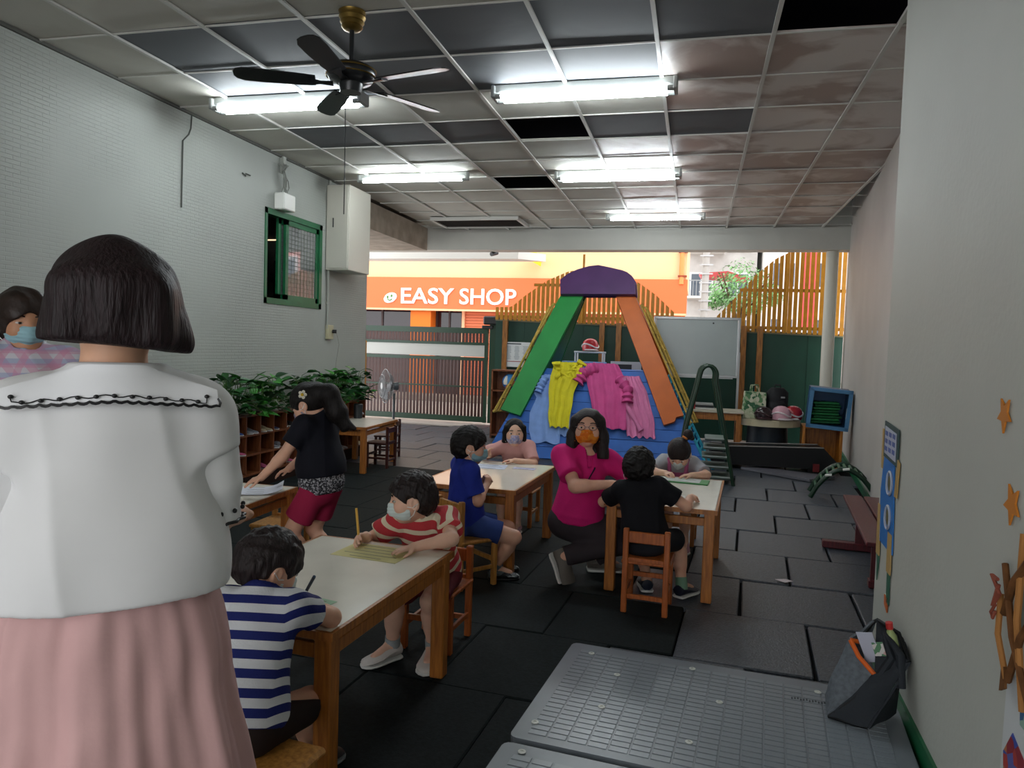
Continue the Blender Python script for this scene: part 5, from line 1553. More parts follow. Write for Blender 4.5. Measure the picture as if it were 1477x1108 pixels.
DIM = {'child': dict(hs=1.0, sw=.098, ua=.18, fa=.155, hand=.66, hw=.055, th=.265, sh=.245, chest=(.098, .066, .115), belly=(.088, .072, .11), hip=(.098, .080, .09), ur=(.034, .028), fr=(.027, .0195), tr=(.058, .042), sr=(.040, .026), neck=.031, shr=.036),
       'adult': dict(hs=1.17, sw=.150, ua=.27, fa=.225, hand=.95, hw=.085, th=.385, sh=.37, chest=(.150, .098, .16), belly=(.138, .10, .16), hip=(.165, .118, .12), ur=(.047, .038), fr=(.038, .026), tr=(.083, .055), sr=(.056, .036), neck=.047, shr=.052)}

class Person:
    def __init__(s, label, kind, base, pelvis, neck, face, head, look, skinhex='#c08a6c', scale=1.0, vox=None, group=None, roll=0.0, slim=1.0):
        s.D = {k: (v*scale if not isinstance(v, tuple) else tuple(x*scale for x in v)) for k, v in DIM[kind].items()}
        for k in ('chest', 'belly', 'hip'): s.D[k] = (s.D[k][0]*slim, s.D[k][1]*slim, s.D[k][2])
        s.kind = kind; s.base = V(*base); s.pel = V(*pelvis); s.nk = V(*neck); s.head = V(*head)
        s.sc = scale*(1.0 if kind == 'child' else 1.5)
        s.h = vox or (.0046 if kind == 'child' else .0062)
        s.t = thing('person', label, 'person', base)
        s.up = nrm(s.nk-s.pel)
        f = V(face[0], face[1], 0); s.fw = nrm(f-s.up*(f@s.up)); s.rt = np.cross(s.fw, s.up)
        l = nrm(V(*look)); r = nrm(np.cross(l, V(0, 0, 1)))
        u = np.cross(r, l)
        s.hr = r*math.cos(roll)+u*math.sin(roll); s.hu = np.cross(s.hr, l); s.hf = l
        s.skin = skin(skinhex)
        s.F = Field()
        s.R = np.stack([s.rt, s.fw, s.up]); s.RH = np.stack([s.hr, s.hf, s.hu])
        D = s.D
        s.shl = {q: s.nk+s.rt*D['sw']*(1 if q == 'R' else -1)-s.up*.022*s.sc for q in 'LR'}
        s.hip = {q: s.pel+s.rt*D['hw']*(1 if q == 'R' else -1)-s.up*.01 for q in 'LR'}
        s.J = {}
    def at(s, f): return s.pel+(s.nk-s.pel)*f
    def torso(s, F, g=0.0, loose=0.0, k=.04):
        D = s.D; L = np.linalg.norm(s.nk-s.pel)
        a = lambda t, q: (t[0]+g, t[1]+g, t[2]+g)
        F.ell(s.at(.02), s.R, a(D['hip'], 0), k*s.sc)
        F.ell(s.at(.36), s.R, (D['belly'][0]+g+loose, D['belly'][1]+g+loose, L*.34+g), k*s.sc)
        F.ell(s.at(.68), s.R, (D['chest'][0]+g+loose*.5, D['chest'][1]+g+loose*.4, L*.34+g), k*s.sc)
        F.cone(s.shl['L'], s.shl['R'], D['shr']+g, D['shr']+g, k*s.sc)
        F.cone(s.nk+s.up*.02*s.sc-s.fw*.008*s.sc, s.nk-s.up*.05*s.sc, D['neck']*1.0+g*.3, D['neck']*1.7+g, k*s.sc)
    def H(s, x, y, z): 
        q = s.D['hs']; return s.head+s.hr*x*q+s.hf*y*q+s.hu*z*q
    def skull(s, F):
        q = s.D['hs']; e = lambda *r: tuple(x*q for x in r)
        F.ell(s.head, s.RH, e(.071, .086, .080), .02*q)
        F.ell(s.H(0, .020, -.048), s.RH, e(.058, .060, .064), .03*q)
        F.ball(s.H(0, .052, -.090), .021*q, .03*q)
        for x in (-1, 1): F.ball(s.H(x*.030, .052, -.045), .024*q, .025*q)
        F.cone(s.H(0, .082, -.014), s.H(0, .096, -.040), .007*q, .0115*q, .010*q)
        for x in (-1, 1):
            F.ball(s.H(x*.010, .090, -.043), .0075*q, .006*q)
            F.ball(s.H(x*.030, .094, -.014), .013*q, .012*q, 'sub')
            F.ell(s.H(x*.073, -.004, -.028), s.RH, e(.010, .019, .030), .006*q)
            F.ell(s.H(x*.080, .001, -.026), s.RH, e(.006, .010, .018), .006*q, 'sub')
        F.ell(s.H(0, .079, -.064), s.RH, e(.020, .010, .0085), .006*q)
        F.cone(s.H(0, -.018, -.055), s.nk-s.up*.01, s.D['neck']*.98, s.D['neck']*1.06, .025*q)
    def arm(s, side, wrist, hint, d=None, n=(0, 0, -1), curl=.35, grip=False, elbow=None):
        D = s.D
        S = s.shl[side]
        e, w = ik(S, wrist, D['ua'], D['fa'], hint)
        if elbow is not None: e = V(*elbow); w = e+nrm(V(*wrist)-e)*D['fa']
        s.J['E'+side] = e; s.J['W'+side] = w
        F = s.F
        F.cone(S, e, D['ur'][0], D['ur'][1], .03*s.sc)
        F.cone(e, w, D['fr'][0], D['fr'][1], .012*s.sc)
        m = e+(w-e)*.25; F.cone(e, m, D['fr'][0]*1.0, D['fr'][0]*1.07, .012*s.sc)
        dd = nrm(w-e) if d is None else nrm(V(*d))
        hand(F, w, dd, V(*n), (1 if side == 'L' else -1), D['hand'], curl, grip)
        s.J['H'+side] = w+dd*.06*D['hand']
    def leg(s, side, ankle, hint):
        D = s.D
        k, a = ik(s.hip[side], ankle, D['th'], D['sh'], hint)
        s.J['K'+side] = k; s.J['A'+side] = a
        F = s.F
        F.cone(s.hip[side], k, D['tr'][0], D['tr'][1], .03*s.sc)
        F.cone(k, a, D['sr'][0]*.93, D['sr'][1], .015*s.sc)
        m = k+(a-k)*.3; b = np.cross(nrm(a-k), s.rt)
        F.cone(m+b*.004, k+(a-k)*.55+b*.004, D['sr'][0]*1.04, D['sr'][0]*.85, .02*s.sc)
    def foot(s, side, d, pitch=0.0, shoe=None, sole=None, sock=None):
        a = s.J['A'+side]; d = nrm(V(d[0], d[1], 0)); q = s.sc
        df = d*math.cos(pitch)+V(0, 0, math.sin(pitch)); nf = V(0, 0, math.cos(pitch))-d*math.sin(pitch); s.F.cone(a-nf*.012*q*(pitch != 0), a+df*(.09 if pitch == 0 else .06)*q-nf*.032*q, .024*q, .019*q, .02*q)
        if shoe is None: return
        rz = math.atan2(-d[0], d[1])
        L = .183*q
        for nm, mm in (('shoe', shoe), ('shoe_sole', sole or M_sole)):
            me = shoe_rings(L, .084*q, .072*q, 'upper' if nm == 'shoe' else 'sole').mesh(nm, True, mm)
            if nm == 'shoe': o = link_mesh(nm, me, mm, s.t); par = o
            else: o = link_mesh(nm, me, mm, par); continue
            M = Matrix.Rotation(rz, 4, 'Z') @ Matrix.Rotation(pitch, 4, 'X')
            top = Vector(a-s.base)-(M.to_3x3() @ Vector((0, -.02*q, .052*q)))
            if pitch == 0: top.z = .002-s.base[2]
            o.matrix_local = Matrix.Translation(top) @ M
        if sock:
            ax = nrm(s.J['K'+side]-a)
            B().cyl(Vector(a-s.base-ax*.02*q), Vector(a-s.base+ax*.045*q), s.D['sr'][1]*1.25, s.D['sr'][1]*1.2, 14).build('sock', sock, s.t, smooth=True)
    def part(s, name, F, m, h=None, par=None, **k):
        me = F.mesh(name, h or s.h, origin=s.base, **k)
        return link_mesh(name, me, m, par or s.t)
    def body(s):
        s.torso(s.F); s.skull(s.F)
        o = s.part('body', s.F, s.skin)
        q = s.D['hs']
        for x in (-1, 1):
            c = Vector(s.H(x*.030, .0735, -.014)-s.base)
            M = Matrix([[*s.hr, ], [*s.hf], [*s.hu]]).transposed().to_4x4()
            e = B().ball((0, 0, 0), (.0125*q, .0100*q, .0046*q), 12, 8).build('eye', M_eye, s.t, smooth=True)
            e.matrix_local = Matrix.Translation(c) @ M
            i = B().ball((0, 0, 0), (.0054*q, .004*q, .0046*q), 10, 8).build('iris', M_iris, e, smooth=True, loc=(0, .0082*q, 0))
            P = [Vector(s.H(x*t, .0855-abs(t-.03)*.25, .008+.004*math.sin((t-.014)/.032*3.1))-s.base) for t in (.012, .020, .030, .040, .048)]
            B().tube(P, [.0015*q, .0028*q, .003*q, .0026*q, .001*q], 6).build('eyebrow', M_hair, s.t, smooth=True)
        return o
    # ---- hair
    def hair_short(s, m=None, t=.045, puff=.013, fringe=True, seed=1, h=None):
        q = s.D['hs']; F = Field()
        F.ell(s.H(0, -.004, .004), s.RH, ((.071+puff)*q, (.086+puff)*q, (.080+puff)*q), .02*q)
        F.ell(s.H(0, -.040, -.028), s.RH, ((.064+puff)*q, (.046+puff)*q, (.052+puff)*q), .03*q)
        F.ell(s.H(0, .075, -.060), s.RH, (.060*q, .060*q, .080*q), .012*q, 'sub')
        for x in (-1, 1): F.ell(s.H(x*.082, .006, -.034), s.RH, (.022*q, .030*q, .036*q), .010*q, 'sub')
        nn = s.hu*.75-s.hf*.66
        cl = [(-nn, s.head-nn*t*q)]
        w1 = folds(.0030*q, seed, 120); w2 = folds(.0022*q, seed+50, 260); w0 = lambda P: w1(P)+w2(P)
        return s.part('hair', F, m or M_hair, h=h or .0034, clips=cl, wrinkle=w0)
    # ---- mask
    def mask(s, m, pleats=True, m_loop=None):
        q = s.D['hs']; F = Field()
        F.ell(s.H(0, .024, -.052), s.RH, (.064*q, .066*q, .062*q), .02*q)
        F.cone(s.H(0, .086, -.026), s.H(0, .092, -.060), .016*q, .018*q, .03*q)
        cl = [(-s.hf, s.H(0, .018, 0)), (s.hu+s.hf*.0, s.H(0, 0, -.024)), (-s.hu, s.H(0, 0, -.100))]
        wr = (lambda P: .0011*q*np.sin(((P-s.head)@s.hu)/q*430)) if pleats else None
        o = s.part('face_mask', F, m, h=.0035, clips=cl, wrinkle=wr)
        b = B()
        for x in (-1, 1):
            for z0 in (-.036, -.088):
                b.tube([Vector(s.H(x*.064, .030, z0)-s.base), Vector(s.H(x*.076, .008, (z0-.03)*.6)-s.base), Vector(s.H(x*.0795, -.016, -.024)-s.base)], .0018*q, 5)
        b.build('ear_loop', m_loop or mat('loop_white', '#e0e0de', .6, .3), o, smooth=True)
        return o
    # ---- clothes
    def shirt(s, m, sleeve=.62, hem=.04, g=.010, loose=.006, amp=.0028, seed=0, stripes=False, collar=None, neck=1.16, flare=0.0, sl_r=1.28, name='shirt', f=36, drop=0.0, vneck=0.0, ncut=.012, topcut=None):
        F = Field(); D = s.D; q = s.sc
        s.torso(F, g*q, loose*q)
        F.ell(s.at(hem+.10), s.R, (D['hip'][0]+(g+loose+flare)*q, D['hip'][1]+(g+loose+flare)*q, .13*q), .05*q)
        if drop: F.cone(s.at(hem+.2)-s.fw*0, s.at(hem-.1), D['hip'][1]*1.0, D['hip'][1]*1.15, .05*q)
        for sd in 'LR':
            S, E = s.shl[sd], s.J['E'+sd]
            T = S+(E-S)*sleeve; ax = nrm(E-S)
            if sleeve > 0: F.cone(S, T+ax*.02, D['ur'][0]*1.18+g*q*.6, D['ur'][0]*sl_r+g*q*.6, .03*q, 'add', [(ax, T)])
        F.cone(s.nk+s.up*.09*q+s.fw*.010*q, s.nk-s.up*ncut*q+s.fw*.012*q, D['neck']*neck, D['neck']*neck*1.08, .006*q, 'sub')
        if vneck: F.cone(s.nk+s.fw*.03*q+s.up*.01*q, s.nk-s.up*vneck*q+s.fw*(.075+.02*vneck)*q*(1.0 if s.kind == 'child' else 1.25), D['neck']*.9, .004*q, .004*q, 'sub')
        cl = [(-s.up, s.at(hem))]+([(s.up, s.nk+s.up*topcut)] if topcut is not None else [])
        def u(P):
            d = P-s.pel; v = d@s.up; a = np.abs(d@s.rt)
            ex = np.maximum(0, a-D['sw']*1.02)
            return v-ex*.55
        o = s.part(name, F, m, clips=cl, wrinkle=creases(amp*q, seed, f/q), attr=u if stripes else None)
        s.shirtF = F
        if collar is not None:
            b = B()
            P = []
            for a in np.linspace(0, 2*math.pi, 28, endpoint=False):
                dx, dy = math.sin(a), math.cos(a)
                r = D['neck']*neck*1.02
                front = max(0, dy)
                c0 = s.nk+s.fw*.012*q+s.rt*dx*r+s.fw*dy*r+s.up*(.022-.030*front)*q
                c1 = s.nk+s.fw*.012*q+s.rt*dx*(r+.020*q)+s.fw*dy*(r+.022*q)+s.up*(-.012-.036*front)*q
                P.append([Vector(c0-s.base), Vector((c0+c1)/2+s.up*.010*q-s.base), Vector(c1-s.base)])
            P.append(P[0])
            b.sheet(P, .004*q, tuple(s.up)).build('collar', collar, o, smooth=True)
        return o
    def shorts(s, m, frac=.62, top=.16, g=.011, amp=.002, seed=3, name='shorts', flare=1.12):
        F = Field(); D = s.D; q = s.sc
        F.ell(s.at(.03), s.R, (D['hip'][0]+g*q, D['hip'][1]+g*q, D['hip'][2]+.02*q), .04*q)
        for sd in 'LR':
            Hh, K = s.hip[sd], s.J['K'+sd]; ax = nrm(K-Hh); T = Hh+(K-Hh)*frac
            F.cone(Hh, T+ax*.03, D['tr'][0]+g*q, (D['tr'][0]+(D['tr'][1]-D['tr'][0])*frac)*flare+g*q, .03*q, 'add', [(ax, T)])
        return s.part(name, F, m, clips=[(s.up, s.at(top))], wrinkle=folds(amp*q, seed, 40/q))
    def pants(s, m, top=.16, g=.012, amp=.003, seed=3):
        F = Field(); D = s.D; q = s.sc
        F.ell(s.at(.03), s.R, (D['hip'][0]+g*q, D['hip'][1]+g*q, D['hip'][2]+.02*q), .04*q)
        for sd in 'LR':
            Hh, K, A = s.hip[sd], s.J['K'+sd], s.J['A'+sd]
            F.cone(Hh, K, D['tr'][0]+g*q, D['tr'][1]+g*q, .03*q)
            ax = nrm(A-K)
            F.cone(K, A+ax*.01, D['tr'][1]+g*q*.9, D['sr'][1]+g*q*1.6, .02*q, 'add', [(ax, A)])
        return s.part('trousers', F, m, clips=[(s.up, s.at(top))], wrinkle=folds(amp*q, seed, 30/q))
# ------------------------------------------------------------------ people
M_mblue = mat('mask_pale_blue', '#8fb4bd', .75, .2)
M_mwhite = mat('mask_white', '#c9d6d6', .75, .2)
M_mprint = blotch_mat('mask_printed', ('#a7a4c4', '#c0bcd0', '#8f94bd', '#b8a9b8'), 70, .75)
M_mpink = blotch_mat('mask_pink_print', ('#b0859a', '#8f8a9a', '#a33a62', '#9a93a0'), 60, .75)
M_morange = blotch_mat('mask_orange', ('#e07a1f', '#e58a2a', '#d96c18'), 50, .7)

# 1. boy in red and white stripes
M_redst = stripe_mat('red_cream_stripes', '#d8cbb0', '#b83a40', .056, .36, offset=.012)
p = Person('boy in red and white striped polo seated at the nearest table, holding a yellow pencil', 'child', (-1.14, 3.18, 0), (-1.135, 3.20, .345), (-1.15, 3.08, .638), (.10, -1), (-1.185, 3.03, .738), (-.90, -.42, -.12), '#dfb29a', 1.06)
p.arm('R', (-1.345, 2.905, .566), (-.5, .3, -.4), d=(-.35, -.75, .05), n=(.8, -.2, -.5), curl=.75, grip=True)
p.arm('L', (-1.10, 2.84, .558), (.9, .15, .05), d=(-.65, -.75, -.03), n=(0, 0, -1), curl=.12)
p.leg('R', (-1.25, 3.0, .065), (0, -1, .3)); p.leg('L', (-1.07, 3.03, .065), (.1, -1, .3))
M_shw = mat('canvas_white', '#cfc9c4', .6, .3)
p.foot('R', (-.5, -.85), shoe=M_shw, sock=mat('sock_grey', '#9da3a6', .8, .2)); p.foot('L', (.1, -1), shoe=M_shw, sock=mat('sock_grey', '#9da3a6'))
p.body(); p.hair_short(M_hairb, t=.040, puff=.016, seed=1); p.mask(M_mwhite)
p.shirt(M_redst, sleeve=.62, hem=.0, stripes=True, collar=mat('cream_collar', '#cfc4ae', .8, .2), seed=11, vneck=.05)
p.shorts(mat('maroon_shorts', '#5a1c24', .8, .2), .75)
h = p.J['HR']
stick('pencil', 'yellow pencil held upright by the boy in red stripes', tuple(h+V(.01, -.012, -.012)), tuple(h+V(-.012, .0, .125)), .0055, '#d0a24a', '#3a2a20')

# 2. boy in navy and white stripes, seen from behind
M_navy = stripe_mat('navy_white_stripes', '#c9cbce', '#1d2562', .048, .50, offset=.01)
p = Person('boy in navy and white striped polo seen from behind, writing at the nearest table', 'child', (-1.13, 1.72, 0), (-1.16, 1.735, .36), (-1.185, 1.86, .655), (-.12, 1), (-1.212, 1.955, .738), (.50, .74, -.45), '#d8a68c', 1.02)
p.arm('R', (-1.185, 2.10, .560), (.9, .15, -.3), d=(-.55, .75, .02), n=(-.4, 0, -.9), curl=.65, grip=True)
p.arm('L', (-1.34, 2.10, .556), (-.8, -.1, -.4), d=(.45, .85, 0), n=(0, 0, -1), curl=.15)
p.leg('R', (-1.16, 2.10, .075), (.15, 1, .3)); p.leg('L', (-1.30, 2.16, .065), (0, 1, .3))
M_shb = mat('shoe_black', '#15171b', .5, .4); M_sog = mat('sole_grey', '#83888a', .6, .3)
p.foot('R', (.35, .95), shoe=M_shb, sole=M_sog); p.foot('L', (-.1, 1), shoe=M_shb, sole=M_sog)
p.body(); p.hair_short(M_hairb, t=.052, puff=.014, seed=2); p.mask(M_mwhite)
p.shirt(M_navy, sleeve=.48, hem=-.04, stripes=True, collar=mat('white_collar', '#c9cbce', .8, .2), seed=12, amp=.0018, loose=.008)
p.shorts(mat('brown_black_shorts', '#241a18', .8, .2), .85)
h = p.J['HR']
stick('pen', 'dark blue pen in the hand of the boy in navy stripes', tuple(h+V(-.02, .03, -.02)), tuple(h+V(.055, -.02, .085)), .0055, '#3b4f63', '#c9cbce')

# 3. boy in the blue shirt
p = Person('boy in royal blue shirt and shorts sitting sideways at the middle table', 'child', (-1.27, 4.18, 0), (-1.285, 4.165, .365), (-1.30, 4.155, .70), (.82, .57), (-1.275, 4.165, .825), (.95, .30, -.10), '#d8a68c', 1.05)
p.arm('R', (-1.185, 4.235, .565), (.1, -.6, -.75), d=(.10, .45, .85), n=(-.6, .6, 0), curl=.7)
p.arm('L', (-1.235, 4.30, .575), (-.3, .7, -.6), d=(.75, -.15, .6), n=(.2, -.7, -.5), curl=.75)
p.leg('R', (-1.12, 4.235, .070), (1, .0, .35)); p.leg('L', (-1.15, 4.37, .065), (1, .2, .35))
M_pat = blotch_mat('shoe_bw', ('#1b1d20', '#9aa0a2', '#2a2d30', '#5a6062'), 42, .6)
p.foot('R', (.85, .35), shoe=M_pat, sole=M_black, sock=mat('sock_patterned', '#6b7380', .8, .2)); p.foot('L', (.8, .5), shoe=M_pat, sole=M_black)
p.body(); p.hair_short(M_hair, t=.048, puff=.017, seed=3); p.mask(M_mblue)
M_roy = mat('royal_blue_cotton', '#23328c', .8, .2, noise=.08, nscale=12, bump=.15, bscale=120)
p.shirt(M_roy, sleeve=.72, hem=-.04, seed=13)
p.shorts(mat('blue_shorts', '#2c3f78', .8, .2, noise=.08, nscale=12), .70)

# 4. girl in pale pink
p = Person('girl in pale pink shirt and lavender mask behind the middle table', 'child', (-1.31, 5.60, 0), (-1.31, 5.60, .36), (-1.315, 5.50, .655), (.10, -1), (-1.320, 5.475, .765), (.28, -.95, -.06), '#e2b69c', 1.0)
p.arm('L', (-1.275, 5.315, .557), (.9, .2, -.35), d=(-.95, -.15, 0), n=(0, 0, -1), curl=.25)
p.arm('R', (-1.475, 5.325, .580), (-.9, .2, -.3), d=(-.05, -.35, .9), n=(.7, -.3, 0), curl=.7)
p.leg('R', (-1.38, 5.36, .065), (0, -1, .3)); p.leg('L', (-1.25, 5.36, .065), (0, -1, .3))
p.foot('R', (0, -1), shoe=mat('shoe_pinkish', '#a87b86', .6, .3)); p.foot('L', (0, -1), shoe=MATS['shoe_pinkish'])
p.body()
q = p.D['hs']
F = Field()
F.ell(p.H(0, -.006, .004), p.RH, (.080*q, .092*q, .088*q), .02)
F.ell(p.H(0, .070, -.046), p.RH, (.058*q, .056*q, .092*q), .012, 'sub')
for x in (-1, 1):
    F.cone(p.H(x*.070, .030, .03), p.H(x*.078, .012, -.085), .016, .013, .02)
    F.cone(p.H(x*.060, -.03, -.03), p.H(x*.070, -.02, -.125), .034, .026, .03)
F.cone(p.H(0, -.07, -.02), p.H(0, -.08, -.12), .05, .045, .03)
p.part('hair', F, M_hair, h=.004, clips=[(-p.hu, p.H(0, 0, -.10))], wrinkle=folds(.002, 4, 95))
p.mask(M_mprint)
M_pp = mat('pale_pink_cotton', '#cf9c97', .8, .2, noise=.06, nscale=10)
p.shirt(M_pp, sleeve=.85, hem=.0, seed=14)
p.shorts(mat('grey_pink_shorts', '#6b4a50', .8, .2), .8)
B().tube([Vector(p.nk+p.fw*.055+p.rt*.02-p.base), Vector(p.nk+p.fw*.07-p.up*.05+p.rt*.018-p.base), Vector(p.nk+p.fw*.078-p.up*.12+p.rt*.012-p.base)], .003, 6).build('drawstring', mat('string_white', '#d8d4d0', .7, .2), p.t, smooth=True)

# 5. boy in black, seen from behind
p = Person('boy in black shirt seen from behind on the ladder-back chair at the right table', 'child', (-.20, 4.10, 0), (-.225, 4.095, .365), (-.275, 4.165, .655), (.10, 1), (-.283, 4.195, .762), (.04, .97, -.30), '#d8a68c', 1.06)
p.arm('R', (.005, 4.345, .565), (.8, -.2, -.6), d=(.5, .85, .10), n=(-.3, .1, -.9), curl=.75)
p.arm('L', (-.36, 4.385, .560), (-.9, -.1, -.5), d=(.5, .85, 0), n=(0, 0, -1), curl=.4)
p.leg('R', (-.02, 4.285, .068), (.35, 1, .35)); p.leg('L', (-.22, 4.33, .065), (-.1, 1, .3))
M_shn = mat('shoe_navy', '#171d2e', .5, .4)
p.foot('R', (.35, .55), shoe=M_shn, sock=mat('sock_green', '#6f8f78', .8, .2)); p.foot('L', (-.2, 1), shoe=M_shn)
p.body(); p.hair_short(M_hair, t=.060, puff=.014, seed=5); p.mask(M_mwhite)
M_blk2 = mat('black_cotton', '#131318', .8, .2, noise=.1, nscale=12, bump=.1, bscale=120)
p.shirt(M_blk2, sleeve=.62, hem=-.08, seed=15, loose=.010, neck=1.2)
p.shorts(mat('charcoal_shorts', '#22242a', .8, .2, noise=.1, nscale=12), .80)

# 6. girl with the orange hair tie, head bent down
p = Person('girl with an orange hair tie bending over a green board at the right table', 'child', (-.08, 5.55, 0), (-.08, 5.55, .36), (-.085, 5.445, .625), (-.05, -1), (-.083, 5.375, .695), (-.12, -.72, -.68), '#e2b69c', 1.02)
p.arm('L', (.005, 5.185, .560), (.9, .3, -.2), d=(-.85, -.35, 0), n=(0, 0, -1), curl=.3)
p.arm('R', (-.165, 5.195, .562), (-.9, .3, -.2), d=(.7, -.5, .05), n=(.2, 0, -.9), curl=.6)
p.leg('R', (-.15, 5.32, .065), (0, -1, .3)); p.leg('L', (-.02, 5.32, .065), (0, -1, .3))
p.foot('R', (0, -1), shoe=MATS['shoe_pinkish']); p.foot('L', (0, -1), shoe=MATS['shoe_pinkish'])
p.body()
q = p.D['hs']
F = Field()
F.ell(p.H(0, -.004, .006), p.RH, (.081*q, .094*q, .089*q), .02)
F.ell(p.H(0, .074, -.066), p.RH, (.060*q, .060*q, .078*q), .012, 'sub')
F.cone(p.H(-.035, -.050, .080), p.H(-.055, -.085, .085), .020, .034, .012); F.cone(p.H(-.055, -.085, .085), p.H(-.072, -.115, .02), .034, .018, .015)
p.part('hair', F, M_hairb, h=.004, clips=[(-(p.hu*.75-p.hf*.66), p.head-(p.hu*.75-p.hf*.66)*.062)], wrinkle=folds(.002, 6, 95))
b = B(); M4 = Matrix.Translation(Vector(p.H(-.040, -.056, .086)-p.base)) @ Matrix.Rotation(.5, 4, 'Y')
b.ball((0, 0, 0), (.022, .022, .012), 12, 8, None); o = b.build('hair_tie', mat('tie_orange', '#c4773c', .7, .2), p.t, smooth=True); o.matrix_local = M4
p.mask(M_mwhite)
p.shirt(mat('grey_white_cotton', '#a3a3a8', .8, .2, noise=.08, nscale=10), sleeve=.8, hem=.0, seed=16)
F = Field(); p.torso(F, .016, .010)
F.cone(p.nk+p.up*.09, p.nk-p.up*.075, .058, .062, .01, 'sub')
p.part('pinafore', F, mat('pinafore_pink', '#b8618a', .8, .2), clips=[(-p.up, p.at(.0)), (p.up, p.at(.80))], wrinkle=folds(.002, 8, 40))
for x in (-1, 1):
    B().tube([Vector(p.at(.78)+p.rt*x*.055+p.fw*.093-p.base), Vector(p.nk+p.rt*x*.066+p.fw*.035+p.up*.022-p.base), Vector(p.at(.78)+p.rt*x*.055-p.fw*.085-p.base)], .014, 8).build('strap', MATS['pinafore_pink'], p.t, smooth=True)
p.shorts(mat('pinafore_skirt', '#a85a80', .8, .2), .8)

# 7. standing girl in the dark top
p = Person('standing girl with long dark hair, black top and crimson shorts at the left table', 'child', (-2.04, 3.82, 0), (-2.035, 3.80, .575), (-2.075, 3.795, .955), (-.95, .22), (-2.135, 3.790, 1.060), (-.84, -.02, -.54), '#d9a98f', 1.10)
p.arm('L', (-2.315, 3.565, .600), (.2, -.6, -.7), d=(-.85, -.35, -.30), n=(-.2, .2, -1), curl=.25)
p.arm('R', (-2.30, 3.80, .600), (.1, .7, -.6), d=(-.8, -.1, -.3), n=(0, 0, -1), curl=.3)
p.leg('L', (-2.07, 3.755, .068), (-1, -.1, 0)); p.leg('R', (-2.00, 3.895, .068), (-1, .1, 0))
p.foot('L', (-.95, -.05), shoe=M_shw); p.foot('R', (-.95, .3), shoe=M_shw)
p.body()
q = p.D['hs']
F = Field()
F.ell(p.H(0, -.006, .004), p.RH, (.083*q, .096*q, .090*q), .02)
F.ell(p.H(0, .074, -.060), p.RH, (.064*q, .056*q, .080*q), .012, 'sub')
for x in (-1, 1): F.ell(p.H(x*.084, .012, -.034), p.RH, (.022*q, .028*q, .034*q), .010, 'sub')
F.cone(p.H(0, -.085, .010), p.H(0, -.125, -.03), .045, .052, .03)
e = p.H(0, -.125, -.03)
F.cone(e, e+V(.045, .02, -.11), .052, .058, .02); F.cone(e+V(.045, .02, -.11), e+V(.085, .03, -.19), .056, .030, .02)
F.cone(e+V(.05, .02, -.13), e+V(.145, .03, -.195), .034, .012, .02)
p.part('hair', F, M_hair, h=.0042, wrinkle=folds(.0025, 7, 80))
b = B()
for k in range(5): b.ball((.016*math.cos(k*1.257), 0, .016*math.sin(k*1.257)), (.010, .006, .010), 8, 6)
hc = Vector(p.H(-.086, -.035, .020)-p.base)
o = b.build('hair_clip', mat('clip_white', '#d9d4c4', .5, .3), p.t, smooth=True, loc=hc, rot=(0, 0, .2))
B().ball((0, 0, 0), (.009, .008, .009), 8, 6).build('clip_centre', mat('clip_yellow', '#d9b42c', .5, .3), o, smooth=True, loc=(0, -.005, 0))
p.mask(M_mpink)
M_dk = mat('ink_cotton', '#15161f', .8, .2, noise=.08, nscale=12)
p.shirt(M_dk, sleeve=.62, hem=.17, seed=17, loose=.016, flare=.008)
F = Field(); p.torso(F, .013, .014); F.ell(p.at(.06), p.R, (.128, .114, .11), .05)
M_pr = blotch_mat('print_cloth', ('#8d8d92', '#2c2c31', '#a9a9ad', '#4c4c52', '#1d1d22'), 130, .8)
p.part('printed_hem', F, M_pr, clips=[(-p.up, p.at(-.09)), (p.up, p.at(.22))], wrinkle=folds(.003, 9, 45))
p.shorts(mat('crimson_shorts', '#9a2346', .8, .2, noise=.06, nscale=10), .66, flare=1.3, top=.1)

# 8. kneeling teacher
p = Person('kneeling woman in a magenta polo and orange mask beside the right table', 'adult', (-.62, 4.45, 0), (-.665, 4.47, .345), (-.625, 4.49, .765), (.42, -.90), (-.618, 4.46, .940), (.10, -.98, .10), '#dba78e', .96, slim=.80)
p.arm('R', (-.435, 4.265, .625), (-.2, -.75, -.65), d=(.85, -.05, .12), n=(.1, .3, -.95), curl=.2)
p.arm('L', (-.36, 4.415, .585), (.6, .3, -.4), d=(.6, -.35, -.15), n=(0, 0, -1), curl=.3)
p.leg('R', (-.715, 4.345, .150), (.95, -.1, -.55)); p.leg('L', (-.56, 4.62, .085), (.8, .3, .45))
M_tsh = mat('trainer_taupe', '#6d6760', .6, .3)
p.foot('R', (.55, -.35), pitch=-1.0, shoe=M_tsh); p.foot('L', (.8, .2), shoe=M_tsh)
p.body()
q = p.D['hs']
F = Field()
F.ell(p.H(0, -.006, .004), p.RH, (.088*q, .096*q, .090*q), .02)
F.ell(p.H(0, .074, -.050), p.RH, (.056*q, .060*q, .098*q), .012, 'sub')
for x in (-1, 1):
    F.cone(p.H(x*.064, .020, .030), p.H(x*.082, -.004, -.06), .026*q, .030*q, .02)
    F.cone(p.H(x*.080, -.006, -.06), p.H(x*.088, .004, -.165), .034*q, .030*q, .02)
F.cone(p.H(0, -.05, -.04), p.H(0, -.055, -.15), .072*q, .060*q, .03)
p.part('hair', F, M_hairb, h=.0048, clips=[(-p.hu, p.H(0, 0, -.178))], wrinkle=folds(.003, 21, 70))
p.mask(M_morange, m_loop=mat('loop_orange', '#c9702c', .6, .3))
b = B()
